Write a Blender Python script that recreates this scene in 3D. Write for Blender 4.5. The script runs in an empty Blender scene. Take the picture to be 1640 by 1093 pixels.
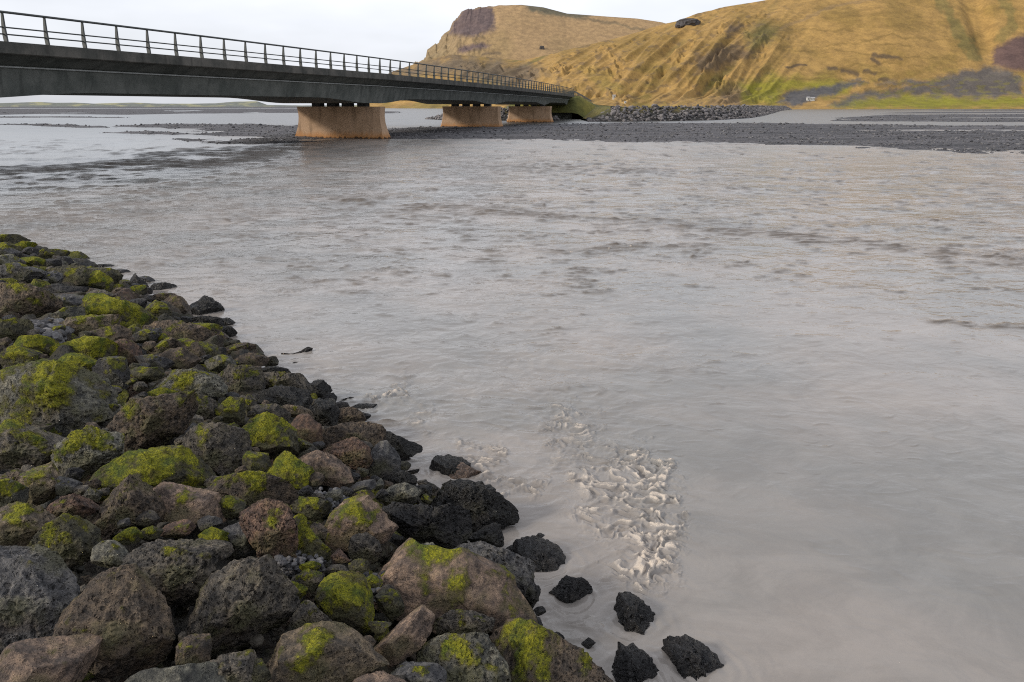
import bpy, math, random
import numpy as np

random.seed(7)
RNG = np.random.default_rng(11)
SC = bpy.context.scene
COL = SC.collection

# ------------------------------------------------------------------ camera, sky, sun, exposure
EYE = 2.5                      # metres above the water
F, CX, CY, HOR = 1240.0, 820.0, 546.5, 170.0
PITCH = math.atan((CY - HOR) / F)
CP, SP = math.cos(PITCH), math.sin(PITCH)
cam_data = bpy.data.cameras.new('camera')
cam_data.sensor_width = 36.0
cam_data.lens = 36.0 * F / 1640.0
cam_data.clip_start = 0.05
cam_data.clip_end = 20000.0
cam = bpy.data.objects.new('camera', cam_data)
cam.location = (0, 0, EYE)
cam.rotation_euler = (math.pi / 2 - PITCH, 0, 0)
COL.objects.link(cam)
SC.camera = cam

SUN_AZ, SUN_EL = math.radians(-112), math.radians(27)    # azimuth clockwise from +Y: from the left, a little behind
world = bpy.data.worlds.new("World")
SC.world = world
world.use_nodes = True
wn, wl = world.node_tree.nodes, world.node_tree.links
wn.clear()
w_out = wn.new('ShaderNodeOutputWorld')
w_bg = wn.new('ShaderNodeBackground'); w_bg.inputs[1].default_value = 0.10
w_sky = wn.new('ShaderNodeTexSky'); w_sky.sky_type = 'NISHITA'; w_sky.sun_disc = False
w_sky.sun_elevation = SUN_EL; w_sky.sun_rotation = SUN_AZ
w_sky.air_density = 1.0; w_sky.dust_density = 3.0; w_sky.ozone_density = 1.0
w_tc = wn.new('ShaderNodeTexCoord')
w_map = wn.new('ShaderNodeMapping'); w_map.inputs['Scale'].default_value = (1.0, 1.0, 3.5)
w_noise = wn.new('ShaderNodeTexNoise'); w_noise.inputs['Scale'].default_value = 1.7
w_noise.inputs['Detail'].default_value = 5.0; w_noise.inputs['Roughness'].default_value = 0.5
w_ramp = wn.new('ShaderNodeMapRange')
w_ramp.inputs['From Min'].default_value = 0.30; w_ramp.inputs['From Max'].default_value = 0.62
w_ramp.inputs['To Min'].default_value = 0.45; w_ramp.inputs['To Max'].default_value = 0.92
w_mix = wn.new('ShaderNodeMix'); w_mix.data_type = 'RGBA'
w_mix.inputs['B'].default_value = (10.6, 10.9, 11.7, 1)       # thin overcast veil
wl.new(w_tc.outputs['Generated'], w_map.inputs['Vector'])
wl.new(w_map.outputs[0], w_noise.inputs['Vector'])
wl.new(w_noise.outputs['Fac'], w_ramp.inputs['Value'])
wl.new(w_ramp.outputs[0], w_mix.inputs['Factor'])
wl.new(w_sky.outputs[0], w_mix.inputs['A'])
wl.new(w_mix.outputs['Result'], w_bg.inputs[0])
wl.new(w_bg.outputs[0], w_out.inputs[0])

sun_data = bpy.data.lights.new('sun', 'SUN')
sun_data.energy = 2.9
sun_data.angle = math.radians(10)
sun_data.color = (1.0, 0.92, 0.80)
sun = bpy.data.objects.new('sun', sun_data)
sun.rotation_euler = (math.pi / 2 - SUN_EL, 0, math.pi - SUN_AZ)
COL.objects.link(sun)

SC.view_settings.view_transform = 'Standard'
SC.view_settings.look = 'None'
SC.view_settings.exposure = 0.0
SC.view_settings.gamma = 1.0
SC.view_settings.use_curve_mapping = False
SC.cycles.use_denoising = False
SC.cycles.filter_width = 1.1

# ------------------------------------------------------------------ helpers
def ray(px, py):
    """direction (right, forward, up) through a photograph pixel"""
    a = (np.asarray(px, float) - CX) / F
    b = (CY - np.asarray(py, float)) / F
    return a, CP + b * SP, b * CP - SP

def ground(px, py, z=0.0):
    a, f, u = ray(px, py)
    t = (z - EYE) / u
    return a * t, f * t

def project(x, y, z):
    x = np.asarray(x, float); y = np.asarray(y, float); zz = np.asarray(z, float) - EYE
    depth = y * CP - zz * SP
    up = y * SP + zz * CP
    return CX + F * x / depth, CY - F * up / depth

_perm = RNG.permutation(512).astype(np.int32)
_perm = np.concatenate([_perm, _perm, _perm])
_g3 = RNG.normal(size=(512, 3)).astype(np.float32); _g3 /= np.linalg.norm(_g3, axis=1)[:, None]
_ga = RNG.uniform(0, 2 * np.pi, 512)
_g2 = np.stack([np.cos(_ga), np.sin(_ga)], 1).astype(np.float32)

def fade(t): return t * t * t * (t * (t * 6 - 15) + 10)

def n3(P, seed=0):
    P = np.asarray(P, np.float32) + np.float32(seed * 17.31)
    I = np.floor(P).astype(np.int32); f = P - I; I &= 511
    w = fade(f); out = np.zeros(len(P), np.float32)
    for dx in (0, 1):
        a = _perm[(I[:, 0] + dx) & 511]
        wx = w[:, 0] if dx else 1 - w[:, 0]
        for dy in (0, 1):
            b = _perm[(a + I[:, 1] + dy) & 511]
            wy = w[:, 1] if dy else 1 - w[:, 1]
            for dz in (0, 1):
                g = _g3[_perm[(b + I[:, 2] + dz) & 511]]
                wz = w[:, 2] if dz else 1 - w[:, 2]
                out += (g[:, 0] * (f[:, 0] - dx) + g[:, 1] * (f[:, 1] - dy) + g[:, 2] * (f[:, 2] - dz)) * wx * wy * wz
    return out * 1.6

def n2(x, y, seed=0):
    x = np.asarray(x, np.float64) + seed * 13.7; y = np.asarray(y, np.float64) + seed * 7.9
    sh = x.shape; x = x.ravel(); y = y.ravel()
    ix = np.floor(x).astype(np.int64); iy = np.floor(y).astype(np.int64)
    fx = (x - ix).astype(np.float32); fy = (y - iy).astype(np.float32)
    ix &= 511; iy &= 511
    wx = fade(fx); wy = fade(fy); out = np.zeros(len(fx), np.float32)
    for dx in (0, 1):
        a = _perm[(ix + dx) & 511]; ux = wx if dx else 1 - wx
        for dy in (0, 1):
            g = _g2[_perm[(a + iy + dy) & 511]]; uy = wy if dy else 1 - wy
            out += (g[:, 0] * (fx - dx) + g[:, 1] * (fy - dy)) * ux * uy
    return (out * 1.5).reshape(sh)

def fbm2(x, y, seed=0, octaves=4, gain=0.5):
    s = 0; a = 1
    for k in range(octaves):
        s = s + a * n2(x * 2 ** k, y * 2 ** k, seed + k * 3); a *= gain
    return s

def smooth(a, b, x):
    t = np.clip((x - a) / (b - a), 0, 1)
    return t * t * (3 - 2 * t)

def inside(px, py, poly):
    poly = np.asarray(poly, float); c = np.zeros(np.shape(px), bool)
    j = len(poly) - 1
    for i in range(len(poly)):
        xi, yi = poly[i]; xj, yj = poly[j]
        if yi != yj:
            c ^= ((yi > py) != (yj > py)) & (px < (xj - xi) * (py - yi) / (yj - yi) + xi)
        j = i
    return c

def poly_dist(px, py, poly, closed=True):
    poly = np.asarray(poly, float); best = np.full(np.shape(px), 1e9)
    n = len(poly)
    for i in range(n if closed else n - 1):
        a = poly[i]; b = poly[(i + 1) % n]; d = b - a
        t = np.clip(((px - a[0]) * d[0] + (py - a[1]) * d[1]) / max(d @ d, 1e-9), 0, 1)
        best = np.minimum(best, np.hypot(px - a[0] - t * d[0], py - a[1] - t * d[1]))
    return best

def sdf(px, py, poly):
    d = poly_dist(px, py, poly)
    return np.where(inside(px, py, poly), d, -d)

def mesh_np(name, V, Fc, smooth_shade=True):
    """mesh from numpy arrays; Fc is (n,3) or (n,4)"""
    me = bpy.data.meshes.new(name)
    V = np.ascontiguousarray(V, np.float32); Fc = np.ascontiguousarray(Fc, np.int32)
    k = Fc.shape[1]
    me.vertices.add(len(V)); me.vertices.foreach_set('co', V.ravel())
    me.loops.add(Fc.size); me.loops.foreach_set('vertex_index', Fc.ravel())
    me.polygons.add(len(Fc))
    me.polygons.foreach_set('loop_start', np.arange(0, Fc.size, k, dtype=np.int32))
    me.polygons.foreach_set('loop_total', np.full(len(Fc), k, np.int32))
    me.polygons.foreach_set('use_smooth', np.full(len(Fc), smooth_shade, bool))
    me.update(calc_edges=True)
    return me

def attr_f(me, name, vals):
    a = me.attributes.new(name, 'FLOAT', 'POINT'); a.data.foreach_set('value', np.ascontiguousarray(vals, np.float32))

def attr_c(me, name, rgb):
    a = me.attributes.new(name, 'FLOAT_COLOR', 'POINT')
    c = np.ones((len(rgb), 4), np.float32); c[:, :3] = rgb
    a.data.foreach_set('color', c.ravel())

def link(name, me, mat=None, parent=None, **props):
    o = bpy.data.objects.new(name, me)
    COL.objects.link(o)
    if mat is not None and me is not None and not me.materials: me.materials.append(mat)
    if parent is not None: o.parent = parent
    for k, v in props.items(): o[k] = v
    return o

def empty(name, loc, label, category, group=None):
    o = bpy.data.objects.new(name, None); COL.objects.link(o)
    o.location = loc; o['label'] = label; o['category'] = category
    if group: o['group'] = group
    o.empty_display_size = 0.2
    return o

def grid_faces(nr, nc):
    i = np.arange(nr - 1)[:, None] * nc + np.arange(nc - 1)[None, :]
    i = i.ravel()
    return np.stack([i, i + 1, i + nc + 1, i + nc], 1)

class Nodes:
    """small wrapper for building a node tree"""
    def __init__(self, name):
        self.m = bpy.data.materials.new(name); self.m.use_nodes = True
        self.t = self.m.node_tree; self.t.nodes.clear()
        self.out = self.t.nodes.new('ShaderNodeOutputMaterial')
        self.b = self.t.nodes.new('ShaderNodeBsdfPrincipled')
        self.t.links.new(self.b.outputs[0], self.out.inputs['Surface'])
    def n(self, kind, **kw):
        nd = self.t.nodes.new('ShaderNode' + kind)
        for k, v in kw.items(): setattr(nd, k, v)
        return nd
    def set(self, sock, v):
        if isinstance(v, bpy.types.NodeSocket): self.t.links.new(v, sock)
        elif isinstance(v, (tuple, list)) and len(v) == 3 and sock.type == 'RGBA': sock.default_value = (*v, 1)
        else: sock.default_value = v
    def attr(self, name, fac=False):
        a = self.n('Attribute'); a.attribute_name = name
        return a.outputs['Fac' if fac else 'Color']
    def pos(self, scale=(1, 1, 1), kind='Object'):
        tc = self.n('TexCoord'); mp = self.n('Mapping'); self.t.links.new(tc.outputs[kind], mp.inputs[0])
        mp.inputs['Scale'].default_value = scale
        return mp.outputs[0]
    def noise(self, vec, scale, detail=4.0, rough=0.55, dist=0.0):
        nd = self.n('TexNoise'); self.set(nd.inputs['Vector'], vec)
        nd.inputs['Scale'].default_value = scale; nd.inputs['Detail'].default_value = detail
        nd.inputs['Roughness'].default_value = rough; nd.inputs['Distortion'].default_value = dist
        return nd.outputs['Fac']
    def voronoi(self, vec, scale, feature='F1', out='Distance', rnd=1.0):
        nd = self.n('TexVoronoi', feature=feature); self.set(nd.inputs['Vector'], vec)
        nd.inputs['Scale'].default_value = scale; nd.inputs['Randomness'].default_value = rnd
        return nd.outputs[out]
    def ramp(self, v, a, b, lo=0.0, hi=1.0):
        nd = self.n('MapRange', interpolation_type='SMOOTHSTEP'); self.set(nd.inputs['Value'], v)
        nd.inputs['From Min'].default_value = a; nd.inputs['From Max'].default_value = b
        nd.inputs['To Min'].default_value = lo; nd.inputs['To Max'].default_value = hi
        return nd.outputs[0]
    def math(self, op, a, b=0.0):
        nd = self.n('Math', operation=op); self.set(nd.inputs[0], a); self.set(nd.inputs[1], b)
        return nd.outputs[0]
    def mix(self, f, a, b, blend='MIX'):
        nd = self.n('Mix', data_type='RGBA', blend_type=blend)
        self.set(nd.inputs['Factor'], f); self.set(nd.inputs['A'], a); self.set(nd.inputs['B'], b)
        return nd.outputs['Result']
    def bump(self, h, strength, dist, normal=None):
        nd = self.n('Bump'); self.set(nd.inputs['Height'], h)
        nd.inputs['Strength'].default_value = strength; nd.inputs['Distance'].default_value = dist
        if normal is not None: self.set(nd.inputs['Normal'], normal)
        return nd.outputs[0]
    def done(self, color, rough=0.9, normal=None, spec=0.5, ior=1.5):
        self.set(self.b.inputs['Base Color'], color); self.set(self.b.inputs['Roughness'], rough)
        self.b.inputs['IOR'].default_value = ior
        self.b.inputs['Specular IOR Level'].default_value = spec
        if normal is not None: self.set(self.b.inputs['Normal'], normal)
        return self.m

# ------------------------------------------------------------------ materials
def mat_rock():
    k = Nodes('lava_rock'); p = k.pos()
    tint = k.attr('tint'); moss = k.attr('moss', True); pit = k.attr('pit', True); wet = k.attr('wet', True)
    n_big = k.noise(p, 7, 5, 0.6); n_mid = k.noise(p, 34, 6, 0.68); n_fine = k.noise(p, 150, 4, 0.7)
    c = k.mix(k.ramp(n_big, 0.35, 0.65), k.mix(1.0, tint, (0.55, 0.55, 0.57), 'MULTIPLY'), k.mix(1.0, tint, (1.40, 1.32, 1.20), 'MULTIPLY'))
    c = k.mix(k.ramp(n_mid, 0.32, 0.72), k.mix(1.0, c, (0.38, 0.38, 0.40), 'MULTIPLY'), k.mix(1.0, c, (1.7, 1.62, 1.5), 'MULTIPLY'))
    # pale lichen specks and mineral grains
    sp = k.ramp(k.noise(p, 90, 3, 0.6), 0.66, 0.74)
    c = k.mix(k.math('MULTIPLY', sp, 0.30), c, (0.26, 0.25, 0.22))
    # gas holes, the shade in their depths darkened into the colour
    vv = k.n('VectorMath', operation='ADD')
    nz = k.n('TexNoise'); k.set(nz.inputs['Vector'], p); nz.inputs['Scale'].default_value = 22
    sc_ = k.n('VectorMath', operation='SCALE'); k.set(sc_.inputs[0], nz.outputs['Color']); sc_.inputs['Scale'].default_value = 0.035
    k.set(vv.inputs[0], p); k.set(vv.inputs[1], sc_.outputs[0])
    v1 = k.voronoi(vv.outputs[0], 30); v2 = k.voronoi(vv.outputs[0], 80)
    h1 = k.ramp(v1, 0.12, 0.42); h2 = k.ramp(v2, 0.15, 0.45)
    holes = k.math('MINIMUM', h1, k.math('ADD', k.math('MULTIPLY', h2, 0.6), 0.4))
    gate = k.ramp(k.math('ADD', k.noise(p, 11, 3, 0.5), k.math('MULTIPLY', pit, 0.22)), 0.46, 0.64)
    hf = k.math('MULTIPLY', k.math('SUBTRACT', 1.0, holes), k.math('MULTIPLY', pit, gate))
    c = k.mix(k.math('MULTIPLY', hf, 0.9), c, k.mix(1.0, c, (0.16, 0.15, 0.15), 'MULTIPLY'))
    # thin olive and brown algal film in loose patches
    film = k.ramp(k.noise(p, 4.2, 5, 0.62), 0.46, 0.62)
    c = k.mix(k.math('MULTIPLY', film, k.math('MULTIPLY', k.math('SUBTRACT', 1.0, wet), 0.72)), c, k.mix(k.ramp(k.noise(p, 8, 3, 0.5), 0.42, 0.58), (0.088, 0.056, 0.030), (0.082, 0.080, 0.028)))
    # moss
    m_var = k.noise(p, 5.5, 4, 0.6)
    tone = k.mix(k.ramp(m_var, 0.36, 0.50), (0.145, 0.180, 0.014), (0.390, 0.370, 0.014))
    tone = k.mix(k.ramp(k.noise(p, 9, 4, 0.6), 0.52, 0.68), tone, (0.120, 0.098, 0.018))
    mcol = k.mix(k.ramp(k.noise(p, 75, 6, 0.75), 0.36, 0.64), k.mix(1.0, tone, (0.34, 0.38, 0.7), 'MULTIPLY'), tone)
    mf = k.ramp(k.math('ADD', moss, k.math('MULTIPLY', k.math('SUBTRACT', k.noise(p, 48, 6, 0.75), 0.5), 1.6)), 0.26, 0.95)
    halo = k.ramp(k.math('ADD', moss, k.math('MULTIPLY', k.math('SUBTRACT', n_mid, 0.5), 0.7)), 0.08, 0.42)
    c = k.mix(k.math('MULTIPLY', halo, 0.7), c, (0.090, 0.078, 0.022))
    c = k.mix(mf, c, mcol)
    c = k.mix(wet, c, k.mix(1.0, c, (0.36, 0.36, 0.38), 'MULTIPLY'))
    rough = k.math('SUBTRACT', 0.92, k.math('MULTIPLY', k.math('ADD', wet, k.math('MULTIPLY', k.math('SUBTRACT', 1.0, mf), 0.35)), 0.48))
    nb = k.bump(k.math('ADD', k.math('MULTIPLY', n_mid, 1.0), k.math('MULTIPLY', n_fine, 0.28)), 1.0, 0.060)
    nb = k.bump(k.math('MULTIPLY', hf, -1.0), 1.0, 0.040, nb)
    nb = k.bump(k.math('MULTIPLY', k.noise(p, 190, 3, 0.7), mf), 0.8, 0.010, nb)
    return k.done(c, rough, nb, 0.45)

def mat_gravel(name, lo, hi, s=1.0):
    k = Nodes(name); p = k.pos()
    c = k.mix(k.ramp(k.noise(p, 3 * s, 6, 0.75), 0.35, 0.65), lo, hi)
    mp = k.n('Mapping'); k.set(mp.inputs[0], p); mp.inputs['Scale'].default_value = (0.05, 0.35, 1)
    c = k.mix(k.ramp(k.noise(mp.outputs[0], 1.0, 6, 0.65), 0.36, 0.66), k.mix(1.0, c, (0.55, 0.55, 0.55), 'MULTIPLY'), k.mix(1.0, c, (1.7, 1.68, 1.62), 'MULTIPLY'))
    v = k.voronoi(p, 9 * s, out='Color'); sep = k.n('SeparateColor'); k.set(sep.inputs[0], v)
    c = k.mix(k.math('MULTIPLY', sep.outputs[0], 0.7), c, k.mix(1.0, c, (1.9, 1.85, 1.8), 'MULTIPLY'))
    d = k.voronoi(p, 9 * s)
    nb = k.bump(k.math('ADD', k.math('MULTIPLY', d, -1.0), k.noise(p, 30 * s, 3, 0.6)), 0.8, 0.05 / s)
    return k.done(c, 0.7, nb, 0.4)

def mat_stone_var(name, lo, hi, rough=0.7):
    k = Nodes(name); p = k.pos()
    gi = k.n('NewGeometry')
    c = k.mix(gi.outputs['Random Per Island'], lo, hi)
    c = k.mix(k.ramp(k.noise(p, 25, 5, 0.7), 0.3, 0.7), k.mix(1.0, c, (0.6, 0.6, 0.6), 'MULTIPLY'), k.mix(1.0, c, (1.4, 1.4, 1.4), 'MULTIPLY'))
    nb = k.bump(k.noise(p, 40, 4, 0.7), 0.7, 0.02)
    return k.done(c, rough, nb, 0.4)

def mat_water():
    k = Nodes('silty_river_water'); g = k.n('NewGeometry'); P = g.outputs['Position']
    foam = k.attr('foam', True); mud = k.attr('mud', True); chop = k.attr('chop', True)
    mp = k.n('Mapping'); k.set(mp.inputs[0], P); mp.inputs['Rotation'].default_value = (0, 0, math.radians(-12)); mp.inputs['Scale'].default_value = (0.75, 1.0, 1.0)
    V = mp.outputs[0]
    a = k.noise(V, 3.6, 3, 0.55, 0.8); b = k.noise(V, 13, 3, 0.6, 0.5); c_ = k.noise(V, 0.9, 3, 0.5, 0.4)
    big = k.noise(P, 0.35, 4, 0.55)
    base = k.mix(mud, (0.080, 0.088, 0.092), (0.240, 0.222, 0.206))
    base = k.mix(k.ramp(big, 0.38, 0.62), k.mix(1.0, base, (0.86, 0.89, 0.90), 'MULTIPLY'), k.mix(1.0, base, (1.10, 1.06, 1.03), 'MULTIPLY'))
    base = k.mix(k.ramp(k.noise(V, 1.7, 6, 0.7, 1.0), 0.35, 0.65), k.mix(1.0, base, (0.90, 0.90, 0.90), 'MULTIPLY'), k.mix(1.0, base, (1.08, 1.08, 1.08), 'MULTIPLY'))
    # short steep faces painted brown: silt showing, and less sky reflected
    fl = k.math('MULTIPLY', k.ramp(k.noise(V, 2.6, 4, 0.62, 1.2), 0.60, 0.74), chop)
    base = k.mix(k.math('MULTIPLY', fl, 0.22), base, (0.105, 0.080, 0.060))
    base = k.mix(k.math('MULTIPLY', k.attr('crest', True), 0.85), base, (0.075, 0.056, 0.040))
    ffine = k.ramp(k.math('ADD', foam, k.math('MULTIPLY', k.math('SUBTRACT', k.noise(P, 55, 4, 0.7, 2.5), 0.5), 0.7)), 0.30, 1.05)
    base = k.mix(ffine, base, (0.58, 0.505, 0.43))
    rough = k.math('ADD', k.math('ADD', 0.10, k.math('MULTIPLY', k.math('MAXIMUM', k.attr('far', True), k.attr('crest', True)), 0.46)), k.math('MULTIPLY', k.math('ADD', ffine, foam), 0.42))
    h = k.math('ADD', k.math('MULTIPLY', a, 1.0), k.math('MULTIPLY', b, 0.28))
    nb = k.n('Bump'); k.set(nb.inputs['Height'], h); nb.inputs['Distance'].default_value = 0.06
    k.set(nb.inputs['Strength'], k.math('ADD', 0.16, k.math('MULTIPLY', chop, 0.30)))
    nb2 = k.n('Bump'); k.set(nb2.inputs['Height'], c_); nb2.inputs['Distance'].default_value = 0.22
    k.set(nb2.inputs['Strength'], k.math('MULTIPLY', chop, 0.30)); k.set(nb2.inputs['Normal'], nb.outputs[0])
    nb3 = k.n('Bump'); k.set(nb3.inputs['Height'], k.math('ADD', k.noise(P, 42, 5, 0.75, 1.0), k.math('MULTIPLY', k.noise(P, 130, 3, 0.7), 0.4))); nb3.inputs['Distance'].default_value = 0.03
    k.set(nb3.inputs['Strength'], k.math('MINIMUM', k.math('MULTIPLY', foam, 0.55), 1.0)); k.set(nb3.inputs['Normal'], nb2.outputs[0])
    return k.done(base, rough, nb3.outputs[0], 0.5, 1.33)

def mat_terrain(name, scale, bump):
    k = Nodes(name); p = k.pos()
    c = k.attr('tint')
    c = k.mix(k.ramp(k.noise(p, 0.09 * scale, 6, 0.65), 0.3, 0.7), k.mix(1.0, c, (0.78, 0.78, 0.80), 'MULTIPLY'), k.mix(1.0, c, (1.18, 1.18, 1.15), 'MULTIPLY'))
    c = k.mix(k.ramp(k.noise(p, 0.5 * scale, 4, 0.7), 0.3, 0.7), k.mix(1.0, c, (0.88, 0.88, 0.88), 'MULTIPLY'), k.mix(1.0, c, (1.12, 1.12, 1.12), 'MULTIPLY'))
    nb = k.bump(k.noise(p, 0.16 * scale, 6, 0.65), 1.0, bump)
    return k.done(c, 0.95, nb, 0.2)

def mat_concrete(name, base, dark, streak=True, stain=None):
    k = Nodes(name); p = k.pos()
    g = k.n('NewGeometry'); mp = k.n('Mapping'); k.set(mp.inputs[0], g.outputs['Position']); mp.inputs['Scale'].default_value = (1.6, 1.6, 0.18)
    st = k.noise(mp.outputs[0], 1.3, 5, 0.6)
    c = k.mix(k.ramp(k.noise(g.outputs['Position'], 0.9, 6, 0.62), 0.32, 0.68), base, dark)
    c = k.mix(k.math('MULTIPLY', k.ramp(st, 0.50, 0.68), 0.55), c, k.mix(1.0, dark, (0.55, 0.55, 0.55), 'MULTIPLY'))
    if stain:
        sx = k.n('SeparateXYZ'); k.set(sx.inputs[0], g.outputs['Position'])
        zz = k.math('ADD', sx.outputs['Z'], k.math('MULTIPLY', k.noise(mp.outputs[0], 2.2, 4, 0.6), 0.7))
        c = k.mix(k.ramp(zz, 1.05, 0.45), c, stain)
        c = k.mix(k.ramp(zz, 0.52, 0.40), c, (0.06, 0.035, 0.02))
    c = k.mix(k.ramp(k.noise(g.outputs['Position'], 14, 4, 0.7), 0.3, 0.75), k.mix(1.0, c, (0.88, 0.88, 0.88), 'MULTIPLY'), k.mix(1.0, c, (1.1, 1.1, 1.1), 'MULTIPLY'))
    nb = k.bump(k.noise(g.outputs['Position'], 9, 5, 0.65), 0.5, 0.02)
    return k.done(c, 0.85, nb, 0.3)

def mat_plain(name, color, rough=0.6, metal=0.0, var=0.25, s=8.0):
    k = Nodes(name); p = k.pos()
    c = k.mix(k.ramp(k.noise(p, s, 5, 0.65), 0.3, 0.7), tuple(v * (1 - var) for v in color), tuple(v * (1 + var) for v in color))
    k.b.inputs['Metallic'].default_value = metal
    return k.done(c, rough, k.bump(k.noise(p, s * 4, 3, 0.6), 0.2, 0.01), 0.4)

M_ROCK = mat_rock()
M_WATER = mat_water()
M_GRAVEL = mat_gravel('black_gravel', (0.022, 0.021, 0.025), (0.060, 0.057, 0.062))
M_STONES = mat_stone_var('gravel_stones', (0.014, 0.014, 0.018), (0.150, 0.145, 0.148))
M_RIP = mat_stone_var('dike_stones', (0.030, 0.028, 0.030), (0.165, 0.150, 0.148))
M_RUBBLE = mat_stone_var('rubble', (0.030, 0.028, 0.022), (0.120, 0.105, 0.085))
M_HILL = mat_terrain('hill_grass', 1.0, 0.9)
M_PLAIN = mat_terrain('plain_ground', 0.4, 0.5)
M_GRASS = mat_terrain('embankment_grass', 14.0, 0.06)
M_GIRDER = mat_concrete('girder_concrete', (0.155, 0.162, 0.148), (0.085, 0.094, 0.086))
M_LIP = mat_plain('skylit_lip_concrete', (0.34, 0.35, 0.34), 0.85, var=0.2, s=2.0)
M_FASCIA = mat_concrete('edge_beam_concrete', (0.120, 0.112, 0.098), (0.055, 0.056, 0.050))
M_PIER = mat_concrete('pier_concrete', (0.45, 0.305, 0.200), (0.34, 0.225, 0.140), stain=(0.38, 0.185, 0.070))
M_RAIL = mat_plain('railing_steel', (0.065, 0.070, 0.068), 0.55, 0.3)
M_BEAR = mat_plain('bearing', (0.03, 0.03, 0.03), 0.7)
M_WHITE = mat_plain('white_wall', (0.48, 0.48, 0.46), 0.7, var=0.05)
M_ROOF = mat_plain('roof', (0.35, 0.34, 0.34), 0.6, var=0.1)
M_ASPH = mat_plain('asphalt', (0.05, 0.05, 0.052), 0.9, var=0.2)
M_OUTCROP = mat_plain('outcrop_rock', (0.060, 0.055, 0.055), 0.9, var=0.4, s=0.3)

# ------------------------------------------------------------------ hills
def hill_layer(name, px0, px1, ncol, nrow, skyline, base_d, ridge_d, relief, paint, mat, back=0.25, **props):
    """height field over (azimuth, distance): rises from the flats to a ridge and falls away behind it"""
    sk = np.array(skyline, float)
    a, f, u = ray(sk[:, 0], sk[:, 1])
    rs, es = a / f, u / f
    r0, r1 = (px0 - CX) / 1296.0, (px1 - CX) / 1296.0
    r = np.linspace(r0, r1, ncol); e = np.interp(r, rs, es)
    t = np.concatenate([np.linspace(0, 1, nrow), 1 + back * np.linspace(0.05, 1, 12)])
    R, T = np.meshgrid(r, t)
    px = CX + 1296 * R
    Db = np.interp(px, *base_d); Dr = np.interp(px, *ridge_d)
    D = Db + (Dr - Db) * T
    S = np.where(T < 0.3, 0.10 * (T / 0.3) ** 1.2, 0.10 + 0.90 * np.clip((T - 0.3) / 0.7, 0, 1) ** 0.92)
    S = np.where(T > 1, 1 - (T - 1) / back * 0.6, S)
    Z = -1.0 + (np.interp(R, rs, es) * Dr + EYE + 1.0) * S
    Z = Z + relief(px, T, R * D, D)
    X = R * D
    V = np.stack([X.ravel(), D.ravel(), Z.ravel()], 1)
    me = mesh_np(name, V, grid_faces(*X.shape))
    qx, qy = project(X, D, Z)
    attr_c(me, 'tint', paint(qx, qy, px, T, X, D, Z).reshape(-1, 3))
    return link(name, me, mat, **props)

def warp(x, y, s, amp, seed):
    return x + amp * fbm2(x / s, y / s, seed, 3), y + amp * 0.6 * fbm2(x / s, y / s, seed + 9, 3)

def patch(c, qx, qy, poly, col, soft=4.0, amp=6.0, s=22.0, seed=3, k=1.0):
    x, y = warp(qx, qy, s, amp, seed); x, y = warp(x, y, 5.0, 3.0, seed + 2); soft = soft * 1.5
    w = smooth(-soft, soft, sdf(x, y, poly)) * k
    return c * (1 - w[..., None]) + np.array(col) * w[..., None]

def line_patch(c, qx, qy, pts, col, width, amp=4.0, s=15.0, seed=5, k=1.0):
    x, y = warp(qx, qy, s, amp, seed)
    w = smooth(width, width * 0.3, poly_dist(x, y, pts, False)) * k
    return c * (1 - w[..., None]) + np.array(col) * w[..., None]

OCHRE = np.array([0.320, 0.198, 0.066]); OCHRE2 = np.array([0.235, 0.150, 0.046]); GREEN = np.array([0.175, 0.145, 0.030])
DKGREEN = np.array([0.090, 0.085, 0.030]); SCREE = np.array([0.088, 0.084, 0.086]); PURPLE = np.array([0.135, 0.085, 0.075]); CRAG = np.array([0.110, 0.078, 0.050])

def spur(px, T):
    u = (px - 190 * T) / 46.0
    a = 1 - 2 * np.abs(n2(u, T * 1.6, 31))
    b = 1 - 2 * np.abs(n2(u * 2.3 + 3, T * 4.0, 32))
    c = n2(u * 5, T * 11.0, 33)
    return a, b, c

def relief_near(px, T, X, D):
    win = smooth(640, 760, px) * smooth(1330, 1150, px)
    a, b, c = spur(px, T)
    env = np.clip(T * (1.02 - T) * 4, 0, 1)
    z = env * (win * (6.5 * a + 2.6 * b + 1.2 * c) + (1 - win) * (5.5 * fbm2(px / 140.0 + T * 1.3, T * 1.8, 41, 3, 0.4)))
    gul = smooth(26, 4, np.abs(px - (1500 + 130 * (1 - T)))) + 0.6 * smooth(18, 3, np.abs(px - (1618 + 40 * (1 - T))))
    z = z - env * gul * 9 * smooth(0.35, 0.6, T)
    # crags: stepped, rough rock
    cr = win * smooth(0.15, 0.5, fbm2(px / 45.0, T * 5, 44, 3)) * env
    z = z + cr * 4.5 * fbm2(px / 12.0, T * 22, 45, 3)
    return z

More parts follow.
